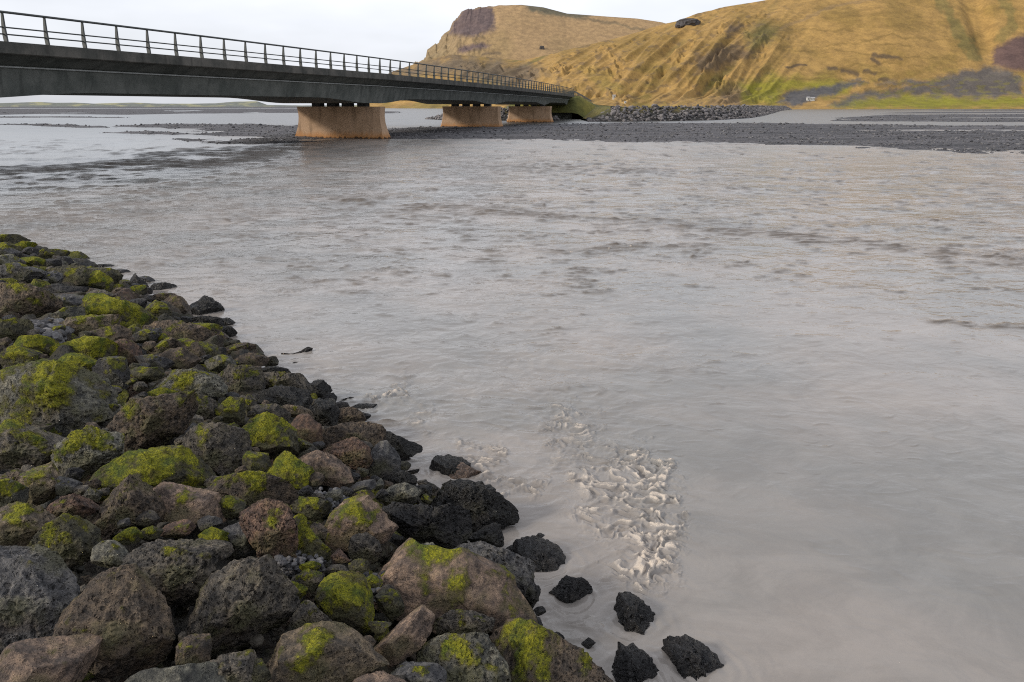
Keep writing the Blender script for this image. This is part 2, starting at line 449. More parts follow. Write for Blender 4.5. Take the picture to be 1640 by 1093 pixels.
def paint_near(qx, qy, px, T, X, D, Z):
    n = fbm2(qx / 70, qy / 45, 51, 4)[..., None]
    c = OCHRE + (OCHRE2 - OCHRE) * smooth(-0.2, 0.7, n)
    a, b, c3 = spur(px, T)
    win = smooth(640, 760, px) * smooth(1330, 1150, px)
    w = (smooth(0.25, -0.45, a * 0.7 + b * 0.4) * win * 0.68)[..., None]
    c = c * (1 - w) + DKGREEN * w * 1.25  # shading between the spurs painted in as dark green
    g = smooth(0.05, 0.6, fbm2(qx / 60, qy / 30, 52, 3)) * smooth(70, 165, qy) * 0.55
    c = c * (1 - g[..., None]) + GREEN * g[..., None]
    P = lambda poly, col, **k: patch(c, qx, qy, poly, col, **k)
    c = P([(1192, 53), (1225, 36), (1248, 46), (1232, 66), (1205, 86)], DKGREEN * 1.1, soft=8, k=0.8)
    c = P([(1110, 95), (1143, 79), (1176, 69), (1209, 82), (1192, 95), (1149, 109), (1120, 118)], CRAG, soft=5, amp=10, k=0.85)
    c = P([(1169, 40), (1189, 38), (1185, 50), (1165, 58)], CRAG, soft=4, amp=8, k=0.9)
    c = P([(1150, 150), (1190, 130), (1200, 150), (1180, 170), (1140, 170)], CRAG * 1.3, soft=6, amp=10, k=0.7)
    c = P([(1188, 132), (1240, 122), (1300, 128), (1345, 130), (1330, 142), (1262, 146), (1243, 170), (1190, 165)], (0.200, 0.185, 0.020), soft=8, amp=8, k=0.85)
    c = P([(1337, 137), (1370, 132), (1360, 150), (1335, 152)], (0.21, 0.19, 0.02), soft=4, k=0.8)
    c = P([(1360, 160), (1450, 153), (1560, 158), (1660, 154), (1800, 150), (1800, 172), (1330, 172)], (0.200, 0.190, 0.020), soft=4, amp=6, k=0.9)
    c = P([(1248, 166), (1265, 146), (1298, 142), (1337, 136), (1373, 128), (1388, 134), (1357, 140), (1337, 150), (1311, 156), (1284, 170)], SCREE, soft=3, amp=5)
    c = P([(1405, 134), (1446, 129), (1495, 126), (1535, 115), (1577, 108), (1614, 112), (1640, 130), (1640, 150), (1594, 157), (1512, 156), (1446, 154), (1396, 156), (1344, 172), (1325, 172), (1373, 150), (1413, 143), (1462, 141), (1440, 137)], SCREE, soft=4, amp=9, k=0.9)
    v_ = smooth(0.05, 0.45, fbm2(qx / 26, qy / 7, 57, 3)) * smooth(118, 135, qy) * smooth(1300, 1420, qx) * 0.5
    c = c * (1 - v_[..., None]) + np.array([0.190, 0.165, 0.035]) * v_[..., None]
    c = P([(1587, 86), (1607, 69), (1640, 54), (1690, 36), (1800, 20), (1800, 112), (1627, 114), (1587, 104)], PURPLE * 0.85, soft=4, amp=5)
    for pts, wd in (([(1400, 88), (1442, 94)], 5), ([(1398, 95), (1407, 103)], 6), ([(1350, 112), (1372, 118)], 7), ([(1385, 114), (1401, 117)], 5), ([(1326, 109), (1340, 110)], 5), ([(1410, 128), (1420, 126)], 4), ([(1262, 108), (1290, 104)], 3)):
        c = line_patch(c, qx, qy, pts, CRAG * 0.8, wd, k=0.85)
    c = line_patch(c, qx, qy, [(1508, 0), (1535, 50), (1562, 90)], DKGREEN * 1.3, 14, amp=8, k=0.6)
    c = line_patch(c, qx, qy, [(1605, -10), (1622, 40), (1600, 62)], DKGREEN * 1.3, 12, amp=8, k=0.5)
    c = line_patch(c, qx, qy, [(1250, 46), (1330, 12), (1420, -6)], CRAG * 1.5, 4, k=0.4)
    for s in range(9):        # sheep-track terraces and low banks
        y0 = 48 + s * 11; x0 = 1240 + (s * 137) % 190
        c = line_patch(c, qx, qy, [(x0, y0 + 6), (x0 + 60, y0 - 2), (x0 + 130, y0 + 5)], OCHRE2 * 0.75, 2.2, amp=9, s=30, seed=60 + s, k=0.55)
    c = P([(600, 112), (672, 98), (720, 90), (762, 93), (835, 102), (880, 112), (850, 138), (800, 142), (740, 122), (600, 125)], np.array([0.120, 0.095, 0.070]), soft=8, amp=14, k=0.85)
    st = smooth(0.25, 0.6, fbm2(qx / 16, qy / 9, 58, 3)) * win * 0.55
    c = c * (1 - st[..., None]) + CRAG * st[..., None]
    return np.clip(c, 0.01, 1)

near_sky = [(560, 160), (590, 140), (625, 116), (672, 100), (720, 88), (762, 91), (835, 97), (869, 90), (945, 72), (1006, 57), (1060, 40), (1085, 34), (1110, 25), (1160, 12), (1215, 3), (1240, -2), (1400, -30), (1640, -60), (2100, -95)]
hill_layer('near_hill', 590, 2050, 1100, 230, near_sky,
           ([590, 900, 1100, 1300, 1640, 2000], [900, 620, 560, 600, 640, 640]), ([590, 900, 1100, 1640, 2000], [1250, 1050, 960, 1000, 1000]),
           relief_near, paint_near, M_HILL, kind='structure')

def relief_far(px, T, X, D):
    env = np.clip(T * (1.0 - T) * 4, 0, 1)
    cl = smooth(830, 700, px)
    return env * (5 * fbm2(px / 120.0, T * 2, 71, 4) + cl * 16 * fbm2(px / 26.0, T * 9, 72, 4)) + cl * smooth(0.7, 1, T) * 3 * np.round(n2(px / 9.0, T * 3, 73) * 2)

def paint_far(qx, qy, px, T, X, D, Z):
    n = fbm2(qx / 90, qy / 60, 81, 4)[..., None]
    c = np.array([0.320, 0.214, 0.112]) + (np.array([0.275, 0.190, 0.095]) - np.array([0.320, 0.214, 0.112])) * smooth(-0.3, 0.7, n)
    w = smooth(800, 700, qx)[..., None] * 0.6
    c = c * (1 - w) + np.array([0.200, 0.160, 0.095]) * w
    c = patch(c, qx, qy, [(718, 56), (728, 32), (744, 10), (783, 12), (793, 28), (794, 46), (765, 58), (731, 58)], (0.120, 0.088, 0.085), soft=3, amp=5)
    c = patch(c, qx, qy, [(733, 84), (739, 74), (765, 70), (785, 72), (774, 79), (750, 83)], (0.125, 0.090, 0.085), soft=2.5, amp=4)
    c = patch(c, qx, qy, [(822, 0), (870, 0), (930, 20), (960, 24), (925, 30), (880, 24), (850, 20)], (0.120, 0.105, 0.070), soft=3, amp=5)
    c = line_patch(c, qx, qy, [(930, 30), (985, 38), (1035, 50)], (0.15, 0.115, 0.07), 3, k=0.7)
    c = line_patch(c, qx, qy, [(775, 86), (800, 84)], (0.15, 0.11, 0.07), 3, k=0.8)
    return np.clip(c, 0.01, 1)

far_sky = [(640, 130), (666, 100), (676, 94), (682, 92), (684, 80), (696, 71), (703, 66), (712, 56), (720, 51), (724, 40), (735, 23), (745, 18), (755, 14), (800, 9), (835, 8), (870, 12), (908, 22), (975, 27), (1020, 30), (1060, 36), (1100, 48), (1160, 66)]
hill_layer('far_hill', 655, 1160, 520, 130, far_sky, ([600, 1200], [1250, 1250]), ([600, 1200], [1700, 1700]), relief_far, paint_far, M_HILL, kind='structure')

left_sky = [(-400, 168), (-200, 167), (-60, 166), (0, 165.5), (30, 164.6), (62, 163.6), (90, 165), (120, 164.6), (150, 166.3), (185, 165.3), (215, 164.6), (250, 166.2), (300, 166.4), (345, 165.8), (375, 163.2), (412, 162.5), (428, 168.3), (480, 169.2), (620, 168.6), (700, 168)]
hill_layer('distant_hills', -420, 700, 560, 40, left_sky, ([0, 1], [2300, 2300]), ([0, 1], [3000, 3000]),
           lambda px, T, X, D: 0.9 * fbm2(px / 14.0, T * 4, 91, 3) * np.clip(T * (1.05 - T) * 4, 0, 1),
           lambda qx, qy, px, T, X, D, Z: np.array([0.150, 0.160, 0.140]) + smooth(0.0, 0.6, fbm2(qx / 30, qy / 4, 92, 3))[..., None] * np.array([0.13, 0.11, 0.02]),
           M_HILL, kind='structure')

# ------------------------------------------------------------------ gravel flats and bars
def wpoly(pts):
    p = np.array(pts, float); x, y = ground(p[:, 0], p[:, 1])
    return np.stack([x, y], 1)

bars = [
    [(605, 207), (640, 206.5), (700, 205), (800, 203), (900, 199), (1000, 198), (1230, 198.5), (1400, 200.5), (1640, 202.5), (1900, 203), (1900, 252), (1700, 250), (1640, 248), (1560, 246), (1480, 241), (1400, 238), (1330, 233.5), (1200, 231), (1100, 229), (980, 228), (850, 224), (700, 222.5), (640, 223), (600, 223)],
    [(180, 202.5), (260, 199), (400, 200), (480, 202), (610, 206), (610, 223), (480, 223), (420, 221), (350, 217.5), (250, 215), (150, 213.5), (240, 210.5), (330, 207), (230, 205)],
    [(-20, 198.8), (60, 199.2), (140, 202), (190, 205), (120, 204), (40, 201.2)],
    [(280, 224), (330, 226), (400, 224.5), (470, 224), (520, 226.5), (440, 233), (360, 231), (300, 228)],
    [(-500, 174), (0, 174), (480, 174), (560, 176), (640, 180), (640, 182), (480, 181), (300, 182.5), (200, 184), (60, 183), (-100, 186), (-500, 186)],
    [(-500, 187), (-60, 186.5), (0, 187.2), (100, 187), (200, 189), (60, 188.8), (-500, 190)],
    [(1317, 194), (1350, 192), (1343, 189), (1400, 186.5), (1420, 184.5), (1640, 183.5), (1900, 183.5), (1900, 196), (1640, 196), (1420, 195)],
    [(1385, 182), (1480, 180.3), (1640, 179.4), (1900, 179), (1900, 181), (1640, 181.4), (1480, 182)],
    [(1400, 178.2), (1640, 177.2), (1900, 177), (1900, 178), (1640, 178.4)],
    [(1262, 174.5), (1400, 175.6), (1900, 176.2), (1900, 171.2), (1262, 171.2)],
]
channels = [
    [(900, 205.2), (980, 204.6), (1140, 204.9), (1040, 205.9)], [(1300, 210), (1450, 208.6), (1640, 208.6), (1900, 208.4), (1900, 211.6), (1450, 211.4)],
    [(625, 213.7), (680, 213.2), (740, 213.8), (680, 214.8)], [(1450, 202.8), (1640, 203.6), (1900, 203.6), (1900, 204.4), (1600, 204.4)],
    [(230, 213), (300, 209), (345, 211), (330, 213.5)],  [(1430, 189.4), (1640, 188.3), (1900, 188.2), (1900, 190.3), (1640, 190.4)],
    [(1480, 241.0), (1560, 240.4), (1720, 242), (1720, 243.5), (1560, 242.3)],
    [(270, 177.6), (310, 177.2), (305, 179.0), (275, 179.0)], [(60, 181.4), (130, 181.0), (125, 182.2), (80, 182.2)], [(380, 180.3), (420, 180), (410, 181.2)], [(-300, 180), (0, 180.5), (-20, 181.4), (-300, 181.2)],
]
def bar_height(X, Y):
    d = Y
    sd = np.full(X.shape, -99.0)
    ed = (0.7 + d / 70.0) * (fbm2(X / (2.2 + d / 40), Y / (1.4 + d / 60), 101, 4))
    for b in bars: sd = np.maximum(sd, sdf(X, Y, wpoly(b)))
    for b in channels: sd = np.minimum(sd, -sdf(X, Y, wpoly(b)) * 0.8)
    sd = sd + ed
    far = smooth(900, 1150, d) * smooth(700, 560, CX + 1296 * X / np.maximum(Y, 1)) + smooth(660, 720, d) * smooth(1230, 1262, CX + 1296 * X / np.maximum(Y, 1))
    z = np.clip(sd * 0.07, -0.5, np.where(d > 95, 0.10, 0.18)) + 0.045 * fbm2(X / 1.7, Y / 1.7, 102, 4) * smooth(300, 60, d)
    z = z + 0.06 * fbm2(X / 9.0, Y / 6.0, 103, 3)
    return np.where(far > 0.5, 0.6 + 0.4 * fbm2(X / 60, Y / 60, 104, 3), z)

inv = np.linspace(1 / 34.0, 1 / 2600.0, 300); Dg = 1 / inv
Rg = np.linspace(-0.85, 0.85, 900)
YY = np.repeat(Dg[:, None], len(Rg), 1); XX = YY * Rg[None, :]
ZZ = bar_height(XX, YY)
me = mesh_np('gravel_bars', np.stack([XX.ravel(), YY.ravel(), ZZ.ravel()], 1), grid_faces(*XX.shape))
link('gravel_bars', me, M_GRAVEL, kind='structure')

# riverbed and plain reaching the horizon
me = mesh_np('ground', np.array([(-9000, -60, -0.9), (9000, -60, -0.9), (9000, 12000, -0.9), (-9000, 12000, -0.9)]), np.array([[0, 1, 2, 3]]), False)
attr_c(me, 'tint', np.array([(0.06, 0.055, 0.055)] * 4))
link('ground', me, M_PLAIN, kind='structure')

def ico(sub):
    import bmesh
    bm = bmesh.new(); bmesh.ops.create_icosphere(bm, subdivisions=sub, radius=1.0)
    bm.verts.ensure_lookup_table()
    V = np.array([v.co[:] for v in bm.verts]); Fc = np.array([[v.index for v in f.verts] for f in bm.faces]); bm.free()
    return V, Fc
ICO = {s: ico(s) for s in (1, 2, 3, 4, 5, 6)}

def stone_field(name, pts, sizes, mat, parent=None, sub=1, flat=0.65, **props):
    """many small angular stones joined into one mesh"""
    V0, F0 = ICO[sub]; n = len(pts); m = len(V0)
    jit = 1 + RNG.uniform(-0.38, 0.28, (n, m, 1)) * (1.0 if sub == 1 else 0.5)
    V = V0[None] * jit * np.array(sizes)[:, None, None] * np.stack([RNG.uniform(0.8, 1.35, n), RNG.uniform(0.7, 1.1, n), RNG.uniform(flat * 0.75, flat * 1.25, n)], 1)[:, None, :]
    a = RNG.uniform(0, 6.28, n); ca, sa = np.cos(a)[:, None], np.sin(a)[:, None]
    x = V[..., 0] * ca - V[..., 1] * sa; y = V[..., 0] * sa + V[..., 1] * ca
    V = np.stack([x, y, V[..., 2]], -1) + np.array(pts)[:, None, :]
    Fc = (F0[None] + (np.arange(n) * m)[:, None, None]).reshape(-1, 3)
    me = mesh_np(name, V.reshape(-1, 3), Fc, False)
    return link(name, me, mat, parent, **props)

N = 42000
qx = RNG.uniform(-60, 1700, N); qy = 176 + 96 * RNG.uniform(0, 1, N) ** 0.9
gx, gy = ground(qx, qy); gz = bar_height(gx, gy)
dens = smooth(-0.35, 0.5, fbm2(gx / 7.0, gy / 5.0, 111, 3))
ok = (gz > -0.04) & (RNG.uniform(0, 1, N) < 0.25 + dens)
gx, gy, gz = gx[ok][:15000], gy[ok][:15000], gz[ok][:15000]
sz = 0.72 * (0.055 + 0.12 * RNG.uniform(0, 1, len(gx)) ** 3) * np.clip(gy / 62.0, 0.75, 2.0)
stone_field('gravel_stones', np.stack([gx, gy, gz + sz * 0.15], 1), sz, M_STONES, kind='stuff')

# ------------------------------------------------------------------ river
def px_line_dist(X, Y, pts):
    w = wpoly(pts); return poly_dist(X, Y, w, False)

ypx = np.concatenate([np.arange(1230, 965, -2.0), np.arange(965, 680, -1.0), np.arange(680, 420, -1.5), np.arange(420, 205, -1.1), np.arange(205, 171.2, -0.8)])
_, fz, uz = ray(CX, ypx); Dw = -EYE * fz / uz
Dw = np.concatenate([[0.3, 1.0], Dw[Dw > 1.2], [4500, 8000]])
Rw = np.concatenate([np.arange(-0.98, -0.70, 0.006), np.arange(-0.70, -0.02, 0.0019), np.arange(-0.02, 0.26, 0.0011), np.arange(0.26, 0.70, 0.0019), np.arange(0.70, 0.98, 0.006)])
YY = np.repeat(Dw[:, None], len(Rw), 1); XX = YY * Rw[None, :]
YY[0, :] = -6; XX[0, :] = np.linspace(-7, 7, len(Rw))
qx, qy = project(XX, np.maximum(YY, 1.3), 0 * XX)
d = YY
chop = 0.36 + 0.42 * smooth(8, 16, d) + 0.15 * smooth(20, 35, d)
chop *= 1 - 0.70 * smooth(980, 1200, qx) * smooth(400, 560, qy)
chop *= 0.72 + 0.75 * smooth(-0.3, 0.5, fbm2(XX / 3.3, YY / 2.6, 121, 3))
line1 = [(520, 318), (620, 330), (720, 336), (850, 346), (1000, 355), (1150, 368), (1300, 381), (1450, 399), (1640, 421), (1850, 446)]
line2 = [(885, 408), (960, 402), (1050, 394), (1130, 396)]
line3 = [(1500, 517), (1560, 523), (1640, 526), (1720, 530)]
line4 = [(740, 268), (860, 270), (960, 272), (1080, 276)]
wob = 0.5 * fbm2(XX / 1.8, YY / 1.8, 122, 3)
b1 = np.exp(-((px_line_dist(XX, YY, line1) + wob) / 0.62) ** 2)
b2 = np.exp(-((px_line_dist(XX, YY, line2) + 0.5 * wob) / 0.28) ** 2)
b3 = np.exp(-((px_line_dist(XX, YY, line3) + 0.3 * wob) / 0.14) ** 2)
b4 = np.exp(-((px_line_dist(XX, YY, line4) + wob) / 1.6) ** 2)
band = np.clip(b1 + 0.8 * b2 + 0.7 * b3 + 0.5 * b4, 0, 1)
leftr = smooth(420, 150, qx) * smooth(345, 270, qy) * smooth(196, 215, qy)     # choppy shallows on the left
foam = np.zeros(XX.shape)
def add_foam(poly, soft, k=1.0, seed=131):
    global foam
    soft = soft * 1.6
    x, y = warp(qx, qy, 34, 30, seed); x, y = warp(x, y, 9, 8, seed + 5)
    foam = np.maximum(foam, smooth(-soft, soft * 0.6, sdf(x, y, poly)) * k)
add_foam([(905, 720), (960, 725), (1005, 712), (1050, 745), (1078, 792), (1066, 835), (1082, 875), (1066, 930), (1030, 945), (985, 930), (985, 880), (950, 838), (925, 800)], 22, 0.62)
add_foam([(1015, 712), (1045, 735), (1080, 790), (1068, 832), (1088, 872), (1070, 935), (1040, 925), (1045, 860), (1030, 800)], 12, 1.0, 133)
add_foam([(935, 815), (985, 812), (1025, 850), (985, 865), (950, 848)], 10, 0.9, 134)
add_foam([(985, 880), (1040, 868), (1066, 905), (1030, 940), (985, 928)], 12, 0.95, 135)
add_foam([(592, 640), (625, 622), (648, 612), (652, 632), (620, 645)], 8, 0.85, 136)
add_foam([(655, 655), (676, 650), (680, 688), (655, 694)], 8, 0.6, 137)
add_foam([(745, 712), (790, 722), (812, 765), (860, 778), (840, 790), (780, 780), (735, 735)], 10, 0.75, 138)
add_foam([(900, 640), (960, 700), (935, 725), (880, 700)], 18, 0.6, 139)
add_foam([(815, 960), (900, 975), (960, 1000), (940, 1030), (870, 1000)], 14, 0.32, 140)
brk = np.exp(-(poly_dist(qx, qy, [(885, 407), (930, 404), (1000, 399), (1045, 394)], False) / 4.0) ** 2)
foam = np.maximum(foam, 0.7 * brk * smooth(0.0, 0.4, n2(qx / 14, qy / 6, 141)))
# a froth of curling wavelets
wx = XX + 0.09 * n2(XX * 4.5, YY * 4.5, 142); wy = YY + 0.09 * n2(XX * 4.5, YY * 4.5, 143)
wx = wx + 0.03 * n2(XX * 13, YY * 13, 146); wy = wy + 0.03 * n2(XX * 13, YY * 13, 147)
cur = np.clip(1 - 4.2 * np.abs(n2(wx * 5.5, wy * 9.0, 144)), -0.5, 1); cur2 = np.clip(1 - 3.6 * np.abs(n2(wx * 13, wy * 20, 145)), -0.5, 1); cur3 = n2(wx * 3.0, wy * 3.0, 148)
curl = np.clip(0.62 * cur + 0.42 * cur2 + 0.35 * cur3, -0.6, 1.1)
near = smooth(14, 7, d)
h = np.zeros(XX.shape)
cr_, sr_ = math.cos(0.25), math.sin(0.25)
U = XX * cr_ + YY * sr_; W = -XX * sr_ + YY * cr_
wu = U + 0.25 * n2(U / 1.3, W / 1.3, 151); ww = W + 0.25 * n2(U / 1.3, W / 1.3, 152)
A = 1 - 2 * np.abs(n2(wu / 1.5, ww / 0.75, 153)); B = n2(wu / 0.62, ww / 0.40, 154); C_ = 1 - 2 * np.abs(n2(wu / 0.30, ww / 0.19, 155)); E_ = n2(wu / 0.13, ww / 0.085, 156)
h += 0.020 * A * chop * smooth(90, 30, d) + 0.014 * B * chop * smooth(50, 18, d) + 0.013 * C_ * chop * smooth(22, 10, d) + 0.0045 * E_ * chop * near
big = 1 - 2 * np.abs(n2(U / 3.4, W / 1.9, 157))
h += 0.022 * big * chop * smooth(140, 50, d) * smooth(9, 15, d)
crest = 1 - 2 * np.abs(n2(wu / 0.75, ww / 0.42, 158)); crest2 = n2(wu / 0.28, ww / 0.2, 159)
# short steep wavelets scattered over the surface, each a separate little crest
g1 = smooth(-0.05, 0.45, fbm2(U / 2.6, W / 1.7, 171, 3)); g2 = smooth(0.10, 0.5, n2(wu / 0.9, ww / 0.6, 172)); g3 = smooth(0.12, 0.5, n2(wu / 0.34, ww / 0.24, 173))
g0 = smooth(0.02, 0.40, n2(wu / 1.1, ww / 1.1, 176))
K1 = np.clip(1 - 4.0 * np.abs(n2(wu / 0.55, ww / 0.42, 174)), 0, 1) * g0 * (0.45 + g1) * chop * smooth(170, 80, d) * smooth(10, 20, d)
K2 = np.clip(1 - 5.0 * np.abs(n2(wu / 0.62, ww / 0.34, 175)), 0, 1) * g2 * (0.50 + g1) * chop * smooth(70, 30, d)
K3 = np.clip(1 - 4.5 * np.abs(n2(wu / 0.30, ww / 0.16, 177)), 0, 1) * g3 * (0.35 + g1) * chop * smooth(16, 8, d)
calm = 1 - 0.85 * leftr
K1 = K1 * calm * 0.0; K2 = K2 * calm * 0.35
h += 0.042 * K1 + 0.045 * K2 + 0.024 * K3
# the broad reach on the right: faint threads of current
K4 = np.clip(1 - 9.0 * np.abs(n2(wu / 0.55 + 0.4 * n2(XX, YY, 178), ww / 0.30, 179)), 0, 1) * smooth(0.15, 0.5, n2(wu / 1.1, ww / 0.5, 180)) * smooth(14, 8, d)
h += 0.002 * K4
h += band * (0.026 * crest + 0.014 * crest2) * np.where(d < 16, 0.75, 1.0)
LS = n2(XX / 5.5, YY / 1.6, 181); LS2 = 1 - 2 * np.abs(n2(XX / 0.9, YY / 0.6, 182))
h += leftr * (0.035 * LS + 0.020 * LS2)
foam = foam * (0.25 + 0.75 * smooth(-0.50, 0.02, n2(XX * 4.3, YY * 6.0, 184) + 0.3 * n2(XX * 11, YY * 13, 185)))
h += foam * near * (0.010 + 0.031 * curl + 0.006 * n2(wx * 34, wy * 34, 149))
h += 0.012 * n2(XX / 1.1, YY / 1.1, 160) * near
# separate little breaking crests, stamped one by one where the water runs rough
CR = np.zeros(XX.shape); HS = np.zeros(XX.shape)
ysort = -YY[2:, 0]     # descending distance is ascending row
def stamp(px_, py_, wpx, hk, ck=1.0, thin=0.22):
    x0, y0 = ground(px_, py_); x0 = float(x0); y0 = float(y0)
    w = wpx * y0 / 1290.0; hh = hk * w
    i0 = int(np.searchsorted(Dw, y0)); 
    if i0 < 3 or i0 > len(Dw) - 5: return
    gap = Dw[i0 + 1] - Dw[i0]; L = max(0.95 * gap, thin * w)
    j0, j1 = np.searchsorted(Rw, [(x0 - w) / y0, (x0 + w) / y0]); ni = int(2.5 * L / gap) + 2
    a_, b_ = max(2, i0 - ni), min(len(Dw), i0 + ni + 1); j0 = max(0, j0 - 1); j1 = min(len(Rw), j1 + 1)
    if j1 - j0 < 2: return
    X_ = XX[a_:b_, j0:j1] - x0; Y_ = YY[a_:b_, j0:j1] - y0
    sk_ = RNG.uniform(-0.25, 0.25); bow = RNG.uniform(-0.5, 0.8)
    v = (Y_ - sk_ * X_ - bow * X_ * X_ / w) / L; u = X_ / w
    e_ = np.clip(1 - u * u, 0, 1) ** 1.3 * (1 + 0.6 * n2(u * 2.2 + px_, v * 0.4 + py_, 187))
    prof = np.where(v < 0, np.exp(-(v / 0.55) ** 2), np.exp(-(v / 1.3) ** 2))
    HS[a_:b_, j0:j1] = np.maximum(HS[a_:b_, j0:j1], hh * e_ * prof)
    CR[a_:b_, j0:j1] = np.maximum(CR[a_:b_, j0:j1], ck * np.clip(e_, 0, 1) * np.exp(-((v + 0.35) / 0.95) ** 2))  # front face darkened in colour: silt, and less sky reflected there
sx = RNG.uniform(-40, 1690, 5200); sy = 226 + 250 * RNG.uniform(0, 1, 5200) ** 1.25
keepn = fbm2(sx / 90, sy / 26, 186, 3)
for a0, b0, kn in zip(sx, sy, keepn):
    if a0 < 520 - 1.5 * (b0 - 228) * 0 and b0 < 262 + (a0 - 300) * -0.08 and a0 < 430: continue
    if kn < -0.15 + 0.5 * max(0, (b0 - 330) / 150): continue
    if b0 > 340 and a0 > 1000 and RNG.uniform() < 0.5: continue
    stamp(a0, b0, RNG.uniform(6, 17) * (0.8 + (b0 - 226) / 260), RNG.uniform(0.05, 0.12), RNG.uniform(0.35, 1.0))
def along(pts, n, spread, w0, w1, hk, ck=1.0):
    P_ = np.array(pts, float); L_ = np.concatenate([[0], np.cumsum(np.hypot(*np.diff(P_, axis=0).T))])
    for _ in range(n):
        l_ = RNG.uniform(0, L_[-1]); stamp(np.interp(l_, L_, P_[:, 0]), np.interp(l_, L_, P_[:, 1]) + RNG.normal() * spread, RNG.uniform(w0, w1), hk * RNG.uniform(0.7, 1.2), ck * RNG.uniform(0.6, 1.0))
along(line1, 150, 6, 12, 34, 0.08); along(line1, 40, 3, 24, 48, 0.06)
along(line2, 26, 3, 10, 34, 0.09); along(line3, 16, 1.6, 16, 50, 0.05); along(line4, 120, 5, 7, 20, 0.09)
along([(560, 340), (640, 352), (760, 362)], 36, 8, 10, 26, 0.08)
along([(500, 300), (640, 282), (800, 262)], 80, 12, 8, 20, 0.08, 0.8)
along([(-20, 276), (80, 272), (200, 263), (330, 264), (420, 250), (470, 236)], 260, 3.2, 14, 46, 0.045, 1.0)
along([(230, 250), (320, 245), (400, 243), (480, 230)], 130, 4, 12, 34, 0.045, 1.0)
along([(-20, 240), (100, 236), (260, 240)], 70, 9, 6, 18, 0.07, 0.7)
for _ in range(330):                                   # nearer: loose hooks and threads in the current
    a0, b0 = RNG.uniform(380, 1640), RNG.uniform(400, 760)
    if a0 > 1000 and RNG.uniform() < 0.35: continue
    stamp(a0, b0, RNG.uniform(9, 26), RNG.uniform(0.02, 0.055), RNG.uniform(0.1, 0.5), 0.10)
h += HS * 0.9
mud = 1 - smooth(470, 180, qx - (qy - 228) * 1.0) * smooth(335, 262, qy + 0.03 * qx) * 0.95
mud = mud * (1 - 0.7 * smooth(208, 198, qy))
fo = foam * (0.10 + 1.15 * smooth(-0.05, 0.75, curl))
edge = np.clip(0.5 + 0.5 * n2(XX * 3, YY * 3, 161), 0, 1)
me = mesh_np('river_water', np.stack([XX.ravel(), YY.ravel(), h.ravel()], 1), grid_faces(*XX.shape))
attr_f(me, 'crest', np.clip(CR + (K1 * 1.9 + 1.7 * K2 + 1.2 * K3 + 0.12 * K4) * (0.4 + 0.6 * mud) + 0.30 * band * smooth(0.2, 0.8, crest) + foam * 0.5 * smooth(0.0, -0.5, curl) * near, 0, 1).ravel()); attr_f(me, 'far', (smooth(12, 110, d) * (0.25 + 0.75 * mud)).ravel()); attr_f(me, 'foam', fo.ravel()); attr_f(me, 'mud', mud.ravel()); attr_f(me, 'chop', np.clip((chop + 0.9 * band) * (0.22 + 0.78 * mud) + 1.3 * (1 - mud) * smooth(0.15, 0.45, n2(XX / 11 + 0.2 * YY, YY / 2.6, 183)), 0.03, 1.6).ravel())  # crest: wave fronts' weaker sky reflection painted dark, froth hollows darkened too
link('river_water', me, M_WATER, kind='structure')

# ------------------------------------------------------------------ bridge
H = EYE
cf = np.polyfit([12.6, 25.3, 37.8, 51, 65], [-7.71, -3.9, -0.44, 2.68, 5.0], 2)
def edge_line(dd):            # outer face of the downstream edge beam: lateral position at distance dd (units of the eye height)
    return np.polyval(cf, dd)
dsamp = np.linspace(4, 64.6, 1500); ex = edge_line(dsamp) * H; ey = dsamp * H
sarc = np.concatenate([[0], np.cumsum(np.hypot(np.diff(ex), np.diff(ey)))])
def at_s(s):
    x = np.interp(s, sarc, ex); y = np.interp(s, sarc, ey)
    x2 = np.interp(s + 0.5, sarc, ex) - np.interp(s - 0.5, sarc, ex); y2 = np.interp(s + 0.5, sarc, ey) - np.interp(s - 0.5, sarc, ey)
    L = np.hypot(x2, y2); return x, y, x2 / L, y2 / L
def s_of_d(dd): return float(np.interp(dd, dsamp, sarc))
ztop_d = np.array([4, 12.6, 25.3, 36.5, 51, 64.6]); ztop_v = H * (1 + np.array([0.92, 0.945, 0.945, 0.905, 0.855, 0.83]))
def ztop(s): return np.interp(np.interp(s, sarc, dsamp), ztop_d, ztop_v)
PIER_D = [11.4, 25.3, 37.8, 51.0]
PIER_S = [s_of_d(v) for v in PIER_D]; S_END = float(sarc[-1])
sup = PIER_S + [S_END - 0.5]
WID = 10.2; TILT = 0.045      # the deck is banked on the curve
bridge = empty('road_bridge', (float(at_s(PIER_S[1])[0]), float(at_s(PIER_S[1])[1]), 0), 'long concrete girder road bridge with steel railings crossing the river on wall piers', 'bridge')
bloc = np.array(bridge.location)

